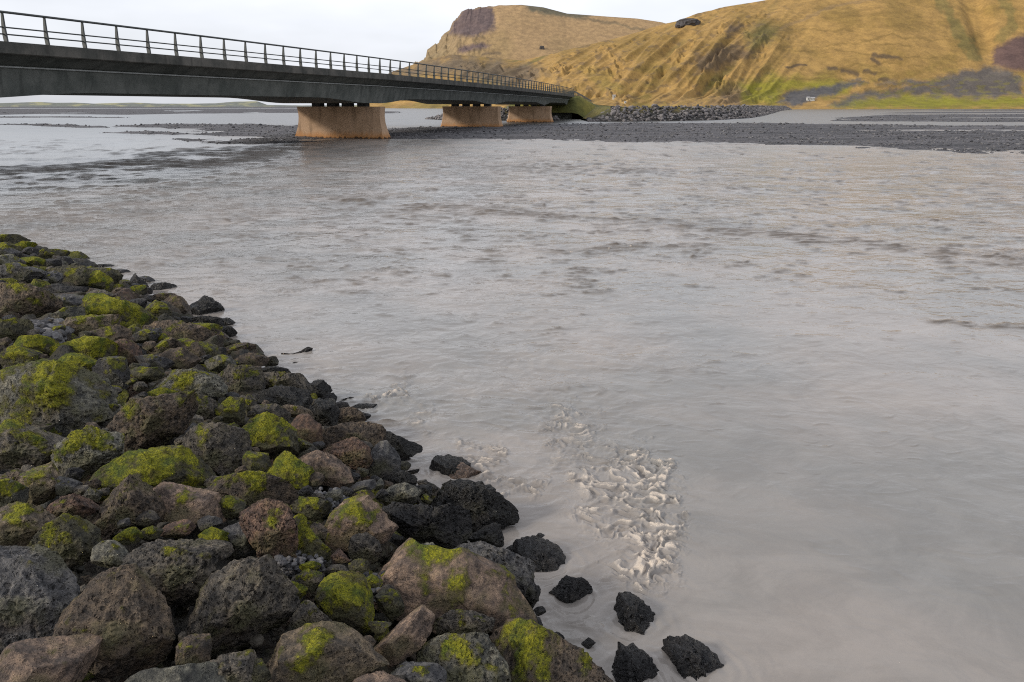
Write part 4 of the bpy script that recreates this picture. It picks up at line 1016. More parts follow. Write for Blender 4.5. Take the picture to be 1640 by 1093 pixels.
# tile | outline | colour | gas holes 0-9 | moss 0-9 | label
ROCKS = """
A|-80,30 60,28 130,40 165,62 60,85 -80,90|o|3|2|flat olive slab capping the far end of the rock bank
A|100,90 150,68 210,85 225,105 150,130 120,150 95,120|o|3|9|bright mossy lump just below the flat olive slab
A|-60,85 40,75 95,95 120,125 100,145 -60,135|o|3|6|dark half mossy rock at the picture edge under the olive slab
A|145,115 190,105 240,125 235,150 190,168 145,150|d|1|0|smooth black rock nestled in moss near the far end
A|220,90 265,88 290,105 260,118 225,108|d|1|1|small dark rock against the water near the far end
A|-60,115 60,110 110,150 120,185 60,180 -60,170|s|2|1|grey slab left of the smooth black rock
A|-60,158 50,155 100,190 110,212 -60,235|l|3|2|pale green grey rock under the grey slab
A|125,175 200,168 240,165 280,190 280,230 200,225 140,205|o|3|8|mossy hummock left of the pair of dark rocks
A|240,150 290,115 380,125 430,160 350,190 270,190|o|3|2|olive brown rock on the skyline of the bank
A|275,195 320,178 385,200 385,232 300,242 275,215|d|1|0|left one of the pair of dark rocks
A|372,170 440,165 465,200 450,228 395,232|d|2|0|right one of the pair of dark rocks
A|380,130 440,140 520,148 575,195 560,220 500,230 465,215 430,165|o|3|5|mossy rock end touching the water above the black shelf
A|10,215 130,208 200,250 280,300 290,350 180,352 60,325 10,270|s|3|0|big dark grey boulder above the brown boulder
A|275,270 350,258 395,280 392,345 330,360 285,320|s|4|0|grey block right of the big dark grey boulder
A|330,240 450,222 540,235 578,290 562,375 450,378 385,350 395,290|o|5|2|broad olive brown boulder in the upper pile
A|590,222 650,212 700,216 750,238 700,258 620,248|k|3|0|flat black wet rock on the upper waterline
A|560,235 640,228 740,270 775,300 768,348 700,352 630,300|o|3|1|sloping olive grey slab under the flat black rock
A|560,275 600,262 650,285 700,320 715,372 690,400 560,380 540,350|o|3|6|olive boulder with a mossy brow
A|740,255 790,245 835,270 800,288 760,282|s|2|0|small grey stone standing in the water off the slab
A|820,320 860,275 905,325 942,345 942,388 860,375 810,355|d|2|0|dark rock rising to a sharp point
A|895,300 935,290 1000,330 960,350 925,345|s|2|0|grey wedge behind the sharp pointed rock
A|768,312 825,312 835,355 800,365 768,348|o|3|1|small olive stone left of the sharp pointed rock
A|955,355 1030,335 1100,335 1138,368 1148,402 1080,408 965,400|k|5|0|cluster of black wet rock at the waterline
A|820,375 870,352 925,355 935,405 870,430 822,412|o|3|3|squarish olive stone with moss on top
A|718,388 780,360 822,385 822,430 770,435 722,410|b|4|0|dark brown stone left of the squarish olive one
A|975,405 1060,402 1135,415 1080,450 1060,475 985,445|b|4|0|brown rock under the black wet cluster
A|1060,465 1110,413 1170,428 1212,480 1208,545 1140,568 1085,535|b|3|0|big dark angular boulder near the upper waterline
A|1200,465 1265,430 1330,440 1390,490 1435,555 1400,585 1300,585 1210,550|k|5|0|large black knobbly boulder bulging into the river
A|1210,545 1300,548 1405,572 1425,615 1340,618 1215,585|k|6|0|black rock shelf under the large knobbly boulder
A|1405,560 1480,565 1512,600 1480,630 1420,612|k|5|0|black lump at the outer tip of the shelf
A|1400,612 1470,625 1512,670 1460,690 1405,660|k|6|0|low black rock below the outer tip
A|520,440 600,400 690,418 740,465 830,485 900,520 962,600 930,630 790,628 650,580 525,550 510,490|o|3|8|long boulder covered in yellow moss in the upper pile
A|525,405 600,383 660,395 725,440 600,460 535,445|g|3|1|grey rock behind the long yellow mossy boulder
A|728,425 780,422 822,468 802,490 740,462|b|3|2|small brown stone at the top of the long mossy boulder
A|818,435 900,438 935,460 922,520 860,505 812,470|d|4|0|dark stone between two mossy boulders
A|915,475 1000,448 1060,478 1088,530 1062,580 960,588 918,535|o|4|5|rounded boulder with olive moss near the upper waterline
A|-60,355 60,328 140,350 290,440 352,510 340,575 200,582 80,565 -60,480|b|7|2|large pitted brown boulder with a stripe of bright moss
A|315,445 390,412 460,408 535,430 545,485 430,505 350,505|s|0|0|smooth blue grey slab right of the pitted brown boulder
A|305,365 380,355 480,368 545,392 480,415 320,415|d|2|0|dark flat stone above the smooth blue grey slab
A|-60,600 90,568 165,583 190,640 165,690 60,708 -60,690|o|5|1|dark rounded boulder left of the pocket of pebbles
A|345,525 440,488 530,498 530,545 430,588 355,590|l|3|1|pale green grey stone above the pebble pocket
A|405,605 470,545 560,548 700,568 755,608 645,650 560,668 455,645|t|3|3|tan slab right of the pebble pocket
A|562,672 650,628 750,608 820,660 825,695 700,732 598,708|b|3|1|brown grey rock under the tan slab
A|808,632 900,618 905,645 835,700 798,660|o|2|3|thin olive stone wedged right of the tan slab
A|835,695 900,632 1010,632 1030,680 960,722 870,715|s|2|2|smooth grey rock with a dark underside
A|970,600 1100,565 1200,598 1345,682 1405,725 1250,728 1100,698 1005,645|b|6|1|long brown pitted boulder sloping toward the river
A|1180,590 1300,590 1412,622 1402,690 1330,675 1215,622|b|4|6|russet rock with a mossy back above the long brown boulder
A|1395,640 1470,682 1490,720 1410,720 1365,685|b|4|0|small brown rock at the end of the long brown boulder
A|115,702 180,663 265,680 350,718 385,795 330,820 200,768 125,735|o|2|9|brilliant yellow mossy boulder left half of the mossy ridge
A|350,720 500,700 560,680 650,712 735,775 722,835 620,868 480,805 375,795|o|2|9|brilliant yellow mossy boulder right half of the mossy ridge
A|8,785 100,738 200,755 255,800 245,855 130,868 35,858|o|3|6|dark rock with moss under the left of the mossy ridge
A|395,815 470,778 560,798 615,860 610,930 520,900 425,875|o|2|9|mossy knob hanging below the yellow mossy ridge
A|695,742 780,698 850,708 895,770 885,840 800,870 735,805|r|2|0|smooth reddish boulder right of the mossy ridge
A|615,895 690,828 760,808 805,870 818,925 805,1010 720,1030 655,970|d|3|3|dark boulder with green moss below the reddish boulder
A|815,895 880,868 950,893 1045,898 1045,945 940,972 845,962|o|3|4|olive rock with moss right of the dark mossy boulder
A|885,790 980,788 1040,828 1105,905 1050,915 965,878 895,835|s|1|0|smooth slate grey slab behind the reddish boulder
A|945,775 1010,698 1090,688 1148,740 1110,775 1030,808|b|4|3|brown boulder with mossy shoulder right of the slate slab
A|1030,790 1100,752 1185,768 1275,850 1265,895 1130,900 1055,865|b|2|0|dark brown flat faced boulder mid pile
A|1115,700 1180,688 1255,740 1305,825 1270,860 1185,785|b|3|2|brown ridge rock behind the dark flat faced boulder
A|1235,740 1310,710 1392,733 1400,795 1320,828 1265,805|o|2|4|egg shaped olive stone near the waterline
B|195,62 240,45 330,42 430,98 300,132 205,112|b|6|3|pitted brown rock right of the egg shaped stone
B|298,132 400,103 505,112 518,145 482,190 400,200 315,168|b|5|1|brown slab overhanging the water
B|118,145 220,118 305,165 295,195 210,222 145,182|l|2|2|grey green wedge under the egg shaped stone
B|215,240 300,178 390,193 445,240 485,335 400,395 300,385 225,335|g|6|2|grey pitted boulder mid slope above the mossy cap boulder
A|910,1020 1060,948 1180,893 1300,898 1405,928 1430,1020 1385,1090 1200,1060 1100,1068 955,1078|l|6|4|broad grey green pitted boulder with mossy left end
A|945,1035 1040,1003 1125,1038 1158,1085 1060,1100 950,1095|o|2|9|yellow moss cushion on the lower left of the broad boulder
A|15,1045 150,908 240,838 330,828 425,880 560,940 640,1010 700,1120 660,1200 560,1260 430,1330 330,1310 200,1270 100,1190 10,1200|l|6|5|huge grey green boulder streaked with moss at the left
A|450,890 560,918 655,980 708,1055 690,1110 600,1080 530,985|o|4|4|olive rock flanking the huge grey green boulder
B|400,222 560,222 650,243 720,232 778,270 785,345 700,368 560,338 450,328 395,275|g|7|1|long grey pitted boulder stretching toward the river
B|430,320 560,330 740,360 785,440 700,475 600,455 450,410|k|5|0|black hollow sided rock under the long grey boulder
B|485,190 560,192 645,240 560,232 475,218|k|3|0|black flat rock at the edge behind the long grey boulder
B|778,312 840,277 902,310 918,350 895,402 820,415 775,372|k|5|0|black knob beside the water at the end of the long boulder
B|788,462 850,403 930,398 968,440 955,505 925,578 860,580 795,515|k|6|0|black clinker lump below the black knob
B|958,412 1040,388 1072,396 1000,424 962,430|k|4|0|thin black sliver of rock awash off the clinker lump
B|1038,458 1110,430 1190,426 1214,487 1130,486|k|4|0|low black rock awash beside the first patch of froth
B|935,505 980,458 1060,453 1115,490 1140,545 1040,550 960,568 928,545|b|7|0|brown pitted rock at the waterline above the long wedge
B|865,598 1060,543 1150,558 1245,610 1265,662 1180,748 1135,668 1060,640 960,680 870,650|b|6|0|long brown grey wedge with a pitted top by the water
B|850,695 960,665 1080,652 1155,720 1175,805 1120,858 1000,838 895,765|r|7|0|reddish pitted boulder under the long wedge
B|1238,605 1310,618 1400,678 1500,712 1420,745 1345,788 1280,710|k|4|0|black tapering point jutting into the river
B|1165,745 1208,683 1280,678 1335,740 1360,855 1300,930 1195,885 1158,800|s|1|0|faceted dark grey block beside the black tapering point
B|1290,940 1370,858 1435,900 1465,965 1380,982 1300,965|k|7|0|black crumbly rock at the foot of the faceted block
B|650,765 720,726 850,733 950,788 1030,850 1040,945 950,978 855,935 750,855 670,805|p|3|0|tan pink boulder mid slope right of the brightest moss
B|615,585 700,498 770,513 845,580 855,655 820,698 725,655 645,625|r|1|0|smooth chocolate brown faceted boulder
B|575,462 650,430 740,448 800,490 795,530 700,505 635,505|t|5|1|lichen spotted rock behind the chocolate brown boulder
B|325,560 400,508 480,495 605,540 665,620 695,725 620,770 530,790 435,725 350,645|o|4|7|large boulder cloaked in olive moss mid slope
B|415,475 500,428 570,438 655,520 620,570 500,520 425,515|g|4|1|grey cap rock behind the large olive mossy boulder
B|490,812 570,738 650,768 725,830 795,890 795,955 690,978 595,935 510,875|o|3|9|rounded boulder with the brightest lime moss
B|-10,710 50,570 140,546 235,580 345,640 400,710 375,840 250,900 120,890 0,810|g|7|0|large purplish grey pitted dome mid pile
B|-10,605 40,553 75,570 35,685 -10,720|s|2|0|narrow grey slab leaning on the purplish dome
B|182,462 280,388 335,400 368,480 345,560 240,530|o|3|5|small mossy block left of the large olive mossy boulder
B|355,425 400,368 445,410 435,455 390,508 355,485|g|4|1|grey stone right of the small mossy block
B|-20,370 60,358 185,430 178,505 80,538 10,490|g|6|2|rough grey rock above the purplish dome
B|220,572 300,553 335,590 340,650 265,612|o|3|4|small olive stone behind the purplish dome
B|362,795 410,728 495,780 528,865 450,885 385,860|o|3|4|olive stone left of the brightest lime moss
B|655,655 720,638 805,690 828,728 720,735 685,705|o|3|4|flat mossy stone above the tan pink boulder
B|160,945 230,868 400,858 520,898 625,980 690,1080 640,1140 500,1090 330,1010 290,970|b|6|4|broad brown pitted slab sloping below the purplish dome
B|30,1025 180,948 300,936 315,992 200,1048 100,1062|b|1|0|thin brown grey slab with a sharp front edge
B|1030,965 1110,922 1195,918 1205,965 1140,992 1055,998|s|0|0|small faceted grey chip below the pink boulder
B|1197,932 1250,908 1258,975 1210,980|l|1|0|tiny pale block beside the faceted grey chip
D|838,355 920,303 1000,308 1105,375 1065,415 940,418 855,395|l|5|0|pale speckled grey rock ringed by black lava
D|1050,330 1110,308 1165,328 1155,388 1085,388|k|6|0|black nub between the pale speckled rock and the inlet
D|600,185 650,200 640,260 600,250|t|1|0|small tan chip on the pink boulder's right
D|640,275 700,213 710,285 665,298|b|2|0|upright brown chip near the faceted block
C|-60,225 60,203 140,213 250,278 345,340 425,400 405,490 250,520 80,510 -60,490|g|6|5|broad mossy grey boulder at the left under the huge one
C|395,395 520,288 590,258 685,320 768,350 745,470 640,570 520,582 390,530 362,470|l|7|3|angular grey green pitted boulder left of centre
C|680,205 780,108 880,68 1000,73 1192,83 1250,160 1235,255 1130,360 1000,402 850,388 730,340 680,275|b|7|1|big brown vesicular boulder with a pale top face
C|622,605 700,488 780,438 900,398 1062,393 1185,470 1295,560 1345,622 1245,700 1180,692 1000,610 860,600 655,662|o|3|8|big flat topped boulder with vivid yellow green moss
C|148,585 200,513 350,503 390,560 372,665 310,728 220,748 155,690|t|5|4|tan block with a moss cap at the left
C|365,600 440,568 505,620 515,675 430,700 370,668|s|2|0|small smooth grey block beside the tan block
C|545,690 590,643 652,700 620,742|l|0|0|pale diamond shaped chip standing on edge
C|305,762 370,698 520,698 608,730 580,795 470,850 390,872 318,825|r|8|0|rusty pitted rock under the tan block
C|545,855 640,738 760,638 900,588 985,618 1005,720 1025,845 980,895 850,880 740,890 680,962 595,940|b|9|0|honeycombed brown boulder centre left
C|975,620 1060,598 1180,648 1335,770 1425,850 1405,920 1290,900 1150,840 1030,785 955,685|p|2|1|smooth tan boulder right of the honeycombed one
E|1408,145 1480,85 1640,62 1690,110 1690,180 1640,250 1560,245 1480,185|s|0|0|flat slate grey stone perched on the rusty boulder
E|820,325 870,228 1040,168 1180,188 1330,218 1475,290 1470,350 1345,385 1295,510 1200,590 1000,548 895,425|g|9|1|large honeycombed grey boulder lower left of centre
E|1170,685 1280,515 1350,378 1500,343 1640,338 1730,345 1785,420 1895,580 1895,710 1820,795 1600,870 1400,840 1220,765|g|9|0|great dark pitted boulder low in the middle of the pile
E|225,195 330,78 440,33 545,58 615,170 618,265 520,325 350,355 250,290|o|6|4|round olive brown boulder with moss spot lower left
E|-60,-30 130,-45 255,15 320,100 225,250 100,205 -60,160|t|4|3|grey tan boulder left of the round olive brown one
E|-80,230 60,193 200,248 375,380 438,520 428,660 330,795 200,850 -80,880|s|6|1|massive blue grey boulder at the lower left edge
E|415,475 560,428 760,383 885,408 955,500 1015,640 1045,795 1005,960 830,1060 680,1020 590,890 475,770 435,600|b|6|1|massive brown boulder with a tan crown lower left
E|-80,960 150,868 410,818 535,848 625,940 650,1100 400,1250 -80,1230|p|3|1|smooth tan boulder in the bottom left corner
E|790,1100 880,1008 980,973 1100,1008 1300,1038 1425,1048 1520,1250 790,1250|l|2|0|light blue grey slab cut by the bottom edge
E|1135,1010 1158,848 1240,793 1352,818 1345,905 1295,1020 1200,1035|b|3|1|small brown block deep in the dark gap
E|1275,1015 1350,948 1440,918 1540,923 1625,980 1650,1070 1560,1180 1420,1130|g|7|1|small pitted grey boulder at the bottom left of centre
E|612,205 710,183 820,225 820,375 700,382 605,345|l|3|1|square green grey block between two round boulders
E|1025,115 1090,68 1180,58 1245,120 1180,165 1060,158|r|3|3|rusty stone above the honeycombed grey boulder
E|735,135 830,108 905,160 865,208 755,195|o|2|8|mossy stone left of the rusty stone
E|1275,45 1340,23 1415,60 1415,110 1300,108|s|1|0|smooth grey brown stone above the yellow moss pads
E|895,112 980,98 1035,130 1005,175 905,172|o|2|5|small mossy stone between the rusty and mossy ones
E|755,60 830,45 825,92 758,95|s|1|0|tiny flat grey chip under the honeycombed boulder
E|860,55 960,-5 1015,50 960,92|g|3|1|grey chip tucked at the foot of the honeycombed boulder
E|1285,130 1370,100 1450,165 1470,240 1390,225 1300,190|o|2|9|pad of yellow moss beside the perched slate stone
C|-60,600 60,598 135,690 160,785 60,770 -60,740|l|3|3|green grey sloping slab at the left edge
C|15,545 120,528 165,600 155,655 60,630|b|5|1|dark brown stone above the green grey slab
C|1380,770 1500,698 1570,760 1505,838 1405,820|o|3|5|mossy olive lump above the perched slate stone
D|-40,465 60,408 180,428 245,480 285,600 275,745 180,870 75,830 50,700 -40,560|r|9|1|rusty red boulder with a crumbly pitted face
D|235,505 300,508 405,650 510,780 485,810 380,800 285,770 262,620|o|3|6|long mossy wedge right of the rusty red boulder
D|500,565 560,468 590,385 700,395 785,465 875,560 938,620 905,690 830,700 700,650 640,700 535,720 492,665|p|2|4|large smooth tan boulder with a mossy crest mid right
D|635,705 680,628 750,620 825,680 840,755 790,808 700,798 645,762|g|8|0|small round boulder full of holes under the smooth tan one
D|635,805 700,783 765,810 745,868 655,860|o|3|3|olive stone under the small holey boulder
D|525,762 570,718 635,760 625,808 560,805|r|6|0|small red brown stone left of the holey boulder
D|275,425 340,383 440,408 525,450 505,518 400,538 305,508|o|4|4|olive rock left of the large smooth tan boulder
D|395,585 460,548 495,600 475,668 418,648|b|5|1|dark brown rock under the olive rock
D|1145,375 1200,308 1330,288 1480,308 1600,395 1690,480 1708,545 1690,560 1600,575 1500,615 1400,575 1300,490 1175,450|k|9|0|big black spongy lava rock at the head of the inlet
D|1375,605 1500,558 1585,568 1622,650 1612,705 1480,702 1385,665|k|6|0|black block under the spongy lava rock
D|870,475 950,418 1060,448 1160,468 1300,462 1395,520 1405,625 1340,710 1220,735 1060,695 950,610 890,545|d|9|0|dark brown spongy boulder in the middle of the waterline
D|1152,310 1205,230 1248,138 1330,122 1405,148 1435,245 1380,280 1200,318|k|5|0|black crest rock standing up at the inlet mouth
D|1225,240 1288,170 1350,188 1445,250 1490,305 1330,312 1235,300|p|2|0|pinkish wedge leaning on the black crest rock
D|1045,725 1110,683 1185,698 1228,775 1180,800 1075,768|l|7|0|pale pitted stone above the largest mossy pink boulder
D|1260,785 1350,698 1490,678 1600,728 1700,800 1780,900 1820,1010 1780,1080 1680,960 1560,850 1380,825|s|7|0|dark grey speckled boulder along the lower waterline
P|583,937 600,888 625,866 655,868 680,893 720,903 770,903 802,913 832,950 850,985 852,1012 820,1020 790,1005 700,995 648,978 618,962|p|1|4|largest pink boulder with a ribbon of green moss
G|245,245 350,208 460,173 530,168 570,215 560,325 505,410 420,440 365,360 290,305|d|6|0|black mottled block leaning out over the water
G|215,405 300,378 370,418 405,490 378,610 330,570 245,490|d|4|1|dark green rock at the right end of the pink boulder
G|385,478 422,500 395,560 375,612 355,525|k|4|0|little black stone below the dark green rock
G|490,535 560,438 660,433 728,480 742,545 650,580 540,640 510,575|d|5|0|black topped round rock standing alone in the shallows
G|885,625 970,534 1042,610 1185,692 1050,775 890,815|d|6|0|black pyramid shaped rock standing in the river
G|870,1130 915,880 1010,878 1110,938 1195,1010 1180,1180 900,1210|d|6|0|black mottled rock cut by the bottom edge in the water
G|1205,915 1290,858 1450,832 1512,908 1602,1040 1608,1130 1400,1100 1250,1035|d|6|0|black angular rock nearest the bottom right of the group
G|380,622 440,606 458,640 410,665|k|3|0|pebble sized black stone off the pink boulder
G|340,672 380,656 432,700 434,768 378,790|d|6|0|small spotted black stone at the pink boulder's foot
G|460,782 520,772 574,812 520,838|k|5|0|small black stone in the water left of the pyramid
G|685,845 730,808 774,832 730,868|k|3|0|tiny black stone awash between the pyramid and the bank
G|365,185 420,138 448,172 400,192|k|5|0|small black stone in the inlet behind the mottled block
P|778,1022 815,1008 850,1012 890,1030 930,1050 960,1075 990,1104 970,1160 800,1160 783,1062|b|7|3|wide brown boulder with red specks at the bottom
F|1065,905 1140,818 1260,798 1500,818 1565,900 1625,990 1650,1110 1300,1170 1095,1020|l|8|3|wide grey green pitted boulder at the bottom
F|790,865 805,790 920,698 1060,622 1155,638 1188,680 1125,805 1055,888 900,962 815,940|p|2|0|pinkish orange wedge shaped boulder
F|75,955 128,868 250,788 380,732 545,728 655,790 765,900 868,1000 845,1048 700,1072 560,1110 300,1140 115,1060|t|4|3|pale smooth boulder with moss flecks at the bottom
F|1192,722 1310,638 1450,643 1570,680 1535,768 1450,800 1260,810 1185,775|g|7|2|pitted slab wedged under the mossy pink boulder
F|440,650 465,480 520,388 610,388 705,460 778,560 785,655 700,730 620,762 515,708|o|3|8|large mossy boulder left of the pinkish orange wedge
F|205,462 260,438 365,500 365,545 290,568 225,512|o|2|9|small ball of golden moss
F|272,405 380,373 465,420 478,485 390,508 305,455|g|4|3|grey olive stone above the golden moss ball
F|280,605 370,568 425,640 510,720 380,750 285,710|g|4|2|grey stone beside the great dark pitted boulder
F|812,595 870,498 985,538 980,645 880,690 825,658|o|5|2|olive grey stone above the pinkish orange wedge
F|765,705 880,698 905,720 822,790 775,758|o|3|4|small mossy stone left of the pinkish orange wedge
F|630,1110 760,1058 840,1038 935,1048 1010,1110 930,1240 640,1240|p|2|0|pinkish stone at the bottom edge
F|912,1022 1020,968 1115,978 1205,1040 1250,1130 1000,1170|s|3|1|purple grey smooth boulder at the bottom edge
F|462,385 530,338 615,343 630,395 540,398|g|3|1|grey stone behind the large mossy boulder
F|325,352 400,318 455,345 445,385 360,380|o|2|9|small clump of lime moss on a stone
F|712,445 780,408 848,430 805,488 735,475|o|2|8|mossy stone among the pebbles by the pink boulder
F|845,405 900,368 975,378 1005,440 930,478 865,445|o|2|9|moss covered lump against the pink boulder
F|815,495 880,468 925,500 850,538|g|2|1|small grey stone under the moss covered lump
F|-60,985 60,958 95,1040 125,1110 -60,1130|o|4|2|olive boulder left of the pale smooth one
F|635,402 700,388 712,440 650,445|b|4|0|small brown stone behind the mossy boulder
F|1545,872 1600,818 1650,850 1650,965 1580,948|b|5|0|brown stone between the two wide boulders at the bottom
F|695,812 760,798 805,850 740,878|b|3|0|small brown chip left of the pinkish orange wedge
D|640,375 700,345 760,350 800,395 740,405|b|3|4|brown chip above the large smooth tan boulder
D|480,370 540,340 600,350 590,390 520,410|l|2|0|pale chip among the pebbles above the tan boulder
D|-30,250 60,225 110,300 105,400 20,440 -40,400|g|6|3|grey rock left of the rounded lime mossy boulder
"""
DRIFT = """
B|612,122 680,105 730,92 762,70 802,80 800,122 770,110 735,118 680,126 640,132|black snag of driftwood floating off the bank
B|668,172 690,160 716,164 700,170 680,178|short black twig floating below the driftwood snag
D|1000,222 1050,212 1085,208 1078,230 1030,242|black branched debris caught at the inlet mouth
"""
def parse(line):
    t, pts = line.split('|')[:2]
    P = np.array([[float(v) for v in q.split(',')] for q in pts.split()])
    if t != 'P': P = P / 4.0 + np.array(TILE[t])
    return P, line.split('|')[2:]

def radial(P, c, th):
    """distance from c to the outline in direction th, for an outline that is star shaped about c"""
    d = np.stack([np.cos(th), np.sin(th)], 1); best = np.zeros(len(th))
    n = len(P)
    for i in range(n):
        a = P[i] - c; b = P[(i + 1) % n] - c; e = b - a
        den = d[:, 0] * e[1] - d[:, 1] * e[0]
        den = np.where(np.abs(den) < 1e-9, 1e-9, den)
        t = (a[0] * e[1] - a[1] * e[0]) / den; s = (a[0] * d[:, 1] - a[1] * d[:, 0]) / den
        okk = (s >= -1e-6) & (s <= 1 + 1e-6) & (t > 0)
        best = np.where(okk, np.maximum(best, t), best)
    return best

def poly_centroid(P):
    x, y = P[:, 0], P[:, 1]; x2, y2 = np.roll(x, -1), np.roll(y, -1); cr = x * y2 - x2 * y; A = cr.sum() / 2
    return np.array([((x + x2) * cr).sum(), ((y + y2) * cr).sum()]) / (6 * A)

WET_ROCKS = []
def build_rock(name, P, tint, pit, moss, seed, label, category='rock', group='rocks of the riverside rock bank', thick=0.85, flat=False):
    c = poly_centroid(P); hgt = P[:, 1].max() - P[:, 1].min(); wid = P[:, 0].max() - P[:, 0].min()
    base, tb = hit_bank(c[0], P[:, 1].max() - 0.38 * hgt)
    in_water = base[2] < 0.03
    if in_water and not flat:      # its foot goes on below the surface
        P = P.copy(); low = P[:, 1] > c[1] + 0.15 * hgt; P[low, 1] += 0.16 * hgt; c = poly_centroid(P)
    # centre of the stone at the same distance ahead as its footing
    a, f, u = [float(v) for v in ray(c[0], c[1])]
    t = base[1] / f
    C3 = np.array([a * t, f * t, EYE + u * t])
    m_px = t / F * 1.0                                   # metres per pixel, to first order, at this depth
    w = -np.array([a, f, u]); w /= np.linalg.norm(w)     # toward the viewer's side of the bank
    ux = np.cross(np.array([0, 0, 1.0]), w); ux /= np.linalg.norm(ux)
    vy = np.cross(w, ux)
    size = max(wid, hgt)
    sub = 6 if size > 62 else (5 if size > 26 else 4)
    V0, F0 = ICO[sub]
    n = len(V0); th = np.arctan2(V0[:, 1], V0[:, 0]); tb_ = np.linspace(-np.pi, np.pi, 361)
    Pm = (P - c) * np.array([1, -1])
    rr = radial(Pm, np.zeros(2), tb_); rr[rr <= 0] = rr[rr > 0].mean()
    rr[-1] = rr[0]
    ker = np.hanning(7); ker /= ker.sum()
    rr = np.convolve(np.concatenate([rr[-13:-1], rr, rr[1:13]]), ker, 'same')[12:-12] * 1.045
    R = np.interp(th, tb_, rr); Rm = rr.mean()
    rho = np.hypot(V0[:, 0], V0[:, 1]); cz = V0[:, 2]
    p = 2.4
    k = (rho ** p + np.abs(cz) ** p) ** (-1 / p)
    depth = Rm * thick * (0.9 if wid > 1.6 * hgt else 1.0)
    if flat: depth = 0.28 * hgt
    rs = np.random.default_rng(seed)
    Q = np.stack([np.cos(th) * R * rho * k, np.sin(th) * R * rho * k, cz * k * depth], 1) / Rm    # unit sized
    # flat broken faces, mostly turned to the open side so that the outline keeps
    nf = 11 if pit < 7 else 9
    for _ in range(nf):
        nn = rs.normal(size=3); nn[2] = abs(nn[2]) * 1.1 + 0.35; nn /= np.linalg.norm(nn)
        pr = Q @ nn; lim = pr.max() * rs.uniform(0.40, 0.76)
        ex_ = pr - lim
        cut = np.where(ex_ > 0, ex_ - 0.012 * (1 - np.exp(-ex_ / 0.012)), 0)
        Q = Q - cut[:, None] * nn
    for ax, ext in ((0, Pm[:, 0]), (1, Pm[:, 1])):       # keep the outline's true width and height
        lo_, hi_ = Q[:, ax].min(), Q[:, ax].max(); a0, a1 = ext.min() / Rm * 1.05, ext.max() / Rm * 1.05
        Q[:, ax] = np.where(Q[:, ax] > 0, Q[:, ax] * a1 / hi_, Q[:, ax] * a0 / lo_)
    nrm = Q / np.linalg.norm(Q, axis=1)[:, None]
    so = seed * 3.17
    low = n3(Q * 1.5 + so, 1); mid = n3(Q * 4.0 + so, 2); rdg = 1 - 2 * np.abs(n3(Q * 2.6 + so, 3)); hi = n3(Q * 10 + so, 4)
    amp = 0.5 + 0.5 * pit / 9
    crk = smooth(0.05, 0.0, np.abs(n3(Q * np.array([1.3, 2.2, 1.3]) + so + 5, 14))) * smooth(-0.1, 0.3, n3(Q * 0.9 + so, 15))
    rough_ = 1.7 if (tint[0] < 0.04 and pit >= 4) else 1.0
    disp = (0.060 * low + 0.045 * rdg + 0.045 * mid * amp + 0.024 * hi * amp) * rough_ - 0.06 * crk
    if sub >= 5:
        h2 = n3(Q * 22 + so, 5)
        disp = disp + 0.013 * h2 * amp
        if pit >= 5:
            hol = np.clip(-n3(Q * 8.5 + so, 6) - 0.22, 0, 0.5); hol2 = np.clip(-n3(Q * 17 + so, 7) - 0.20, 0, 0.5)
            disp = disp - (0.26 * hol + 0.15 * hol2) * (pit - 3) / 6
    # moss grows on what faces up and the light
    up = nrm[:, 0] * ux[2] + nrm[:, 1] * vy[2] + nrm[:, 2] * w[2]
    mo = np.zeros(n)
    if moss > 0:
        f_ = n3(Q * 1.6 + so + 9, 8) * 0.55 + n3(Q * 4.5 + so, 9) * 0.28 + n3(Q * 13 + so, 10) * 0.15
        mo = smooth(-0.30, 0.34, f_ + 0.42 * up + (moss / 9.0 - 0.72) * 0.95)
        disp = disp + mo * (0.020 + 0.022 * np.abs(n3(Q * 16 + so, 11)) + 0.010 * n3(Q * 34 + so, 12))
    Q = Q + nrm * disp[:, None]
    M = Q * Rm * m_px
    W3 = M[:, :1] * ux + M[:, 1:2] * vy + M[:, 2:] * w
    Z = W3[:, 2] + C3[2]
    me = mesh_np(name, W3, F0)
    attr_c(me, 'tint', np.tile(np.array(tint) * rs.uniform(1.30, 2.05), (n, 1)))
    attr_f(me, 'moss', mo); attr_f(me, 'pit', np.full(n, min(1.0, pit / 8.0)))
    dk = 0.9 if tint[0] < 0.03 else (0.55 if tint[0] < 0.04 else 0.0)
    wl_ = smooth(0.30, 0.04, Z + 0.06 * n3(W3 * 6 + so, 13)) * 0.9
    attr_f(me, 'wet', np.clip(np.maximum(wl_, dk * 0.75), 0, 1))
    o = link(name, me, M_ROCK, label=label, category=category)
    if in_water and Rm * m_px > 0.03: WET_ROCKS.append((float(C3[0]), float(C3[1]), float(Rm * m_px)))
    if group: o['group'] = group
    o.location = C3
    return o, C3, Rm * m_px

POLYS = []
for i, line in enumerate([l for l in ROCKS.strip().split('\n') if l.strip()]):
    P, (cc, pit, moss, label) = parse(line)
    POLYS.append((P, label, cc))
    s_ = {'k': 0.85}.get(cc, 1.0)
    tt = np.array(TINT[cc]) * s_
    mo_ = int(moss)
    if cc not in 'kd' and mo_ < 4 and P[:, 0].mean() < 470 and P[:, 1].mean() < 830: mo_ += 1
    build_rock('rock', P, tt, int(pit), mo_, 500 + i, label)
for i, line in enumerate([l for l in DRIFT.strip().split('\n') if l.strip()]):
    P, (label,) = parse(line)
    build_rock('driftwood', P, np.array((0.030, 0.025, 0.022)), 4, 0, 900 + i, label, 'driftwood', None, 0.4, True)

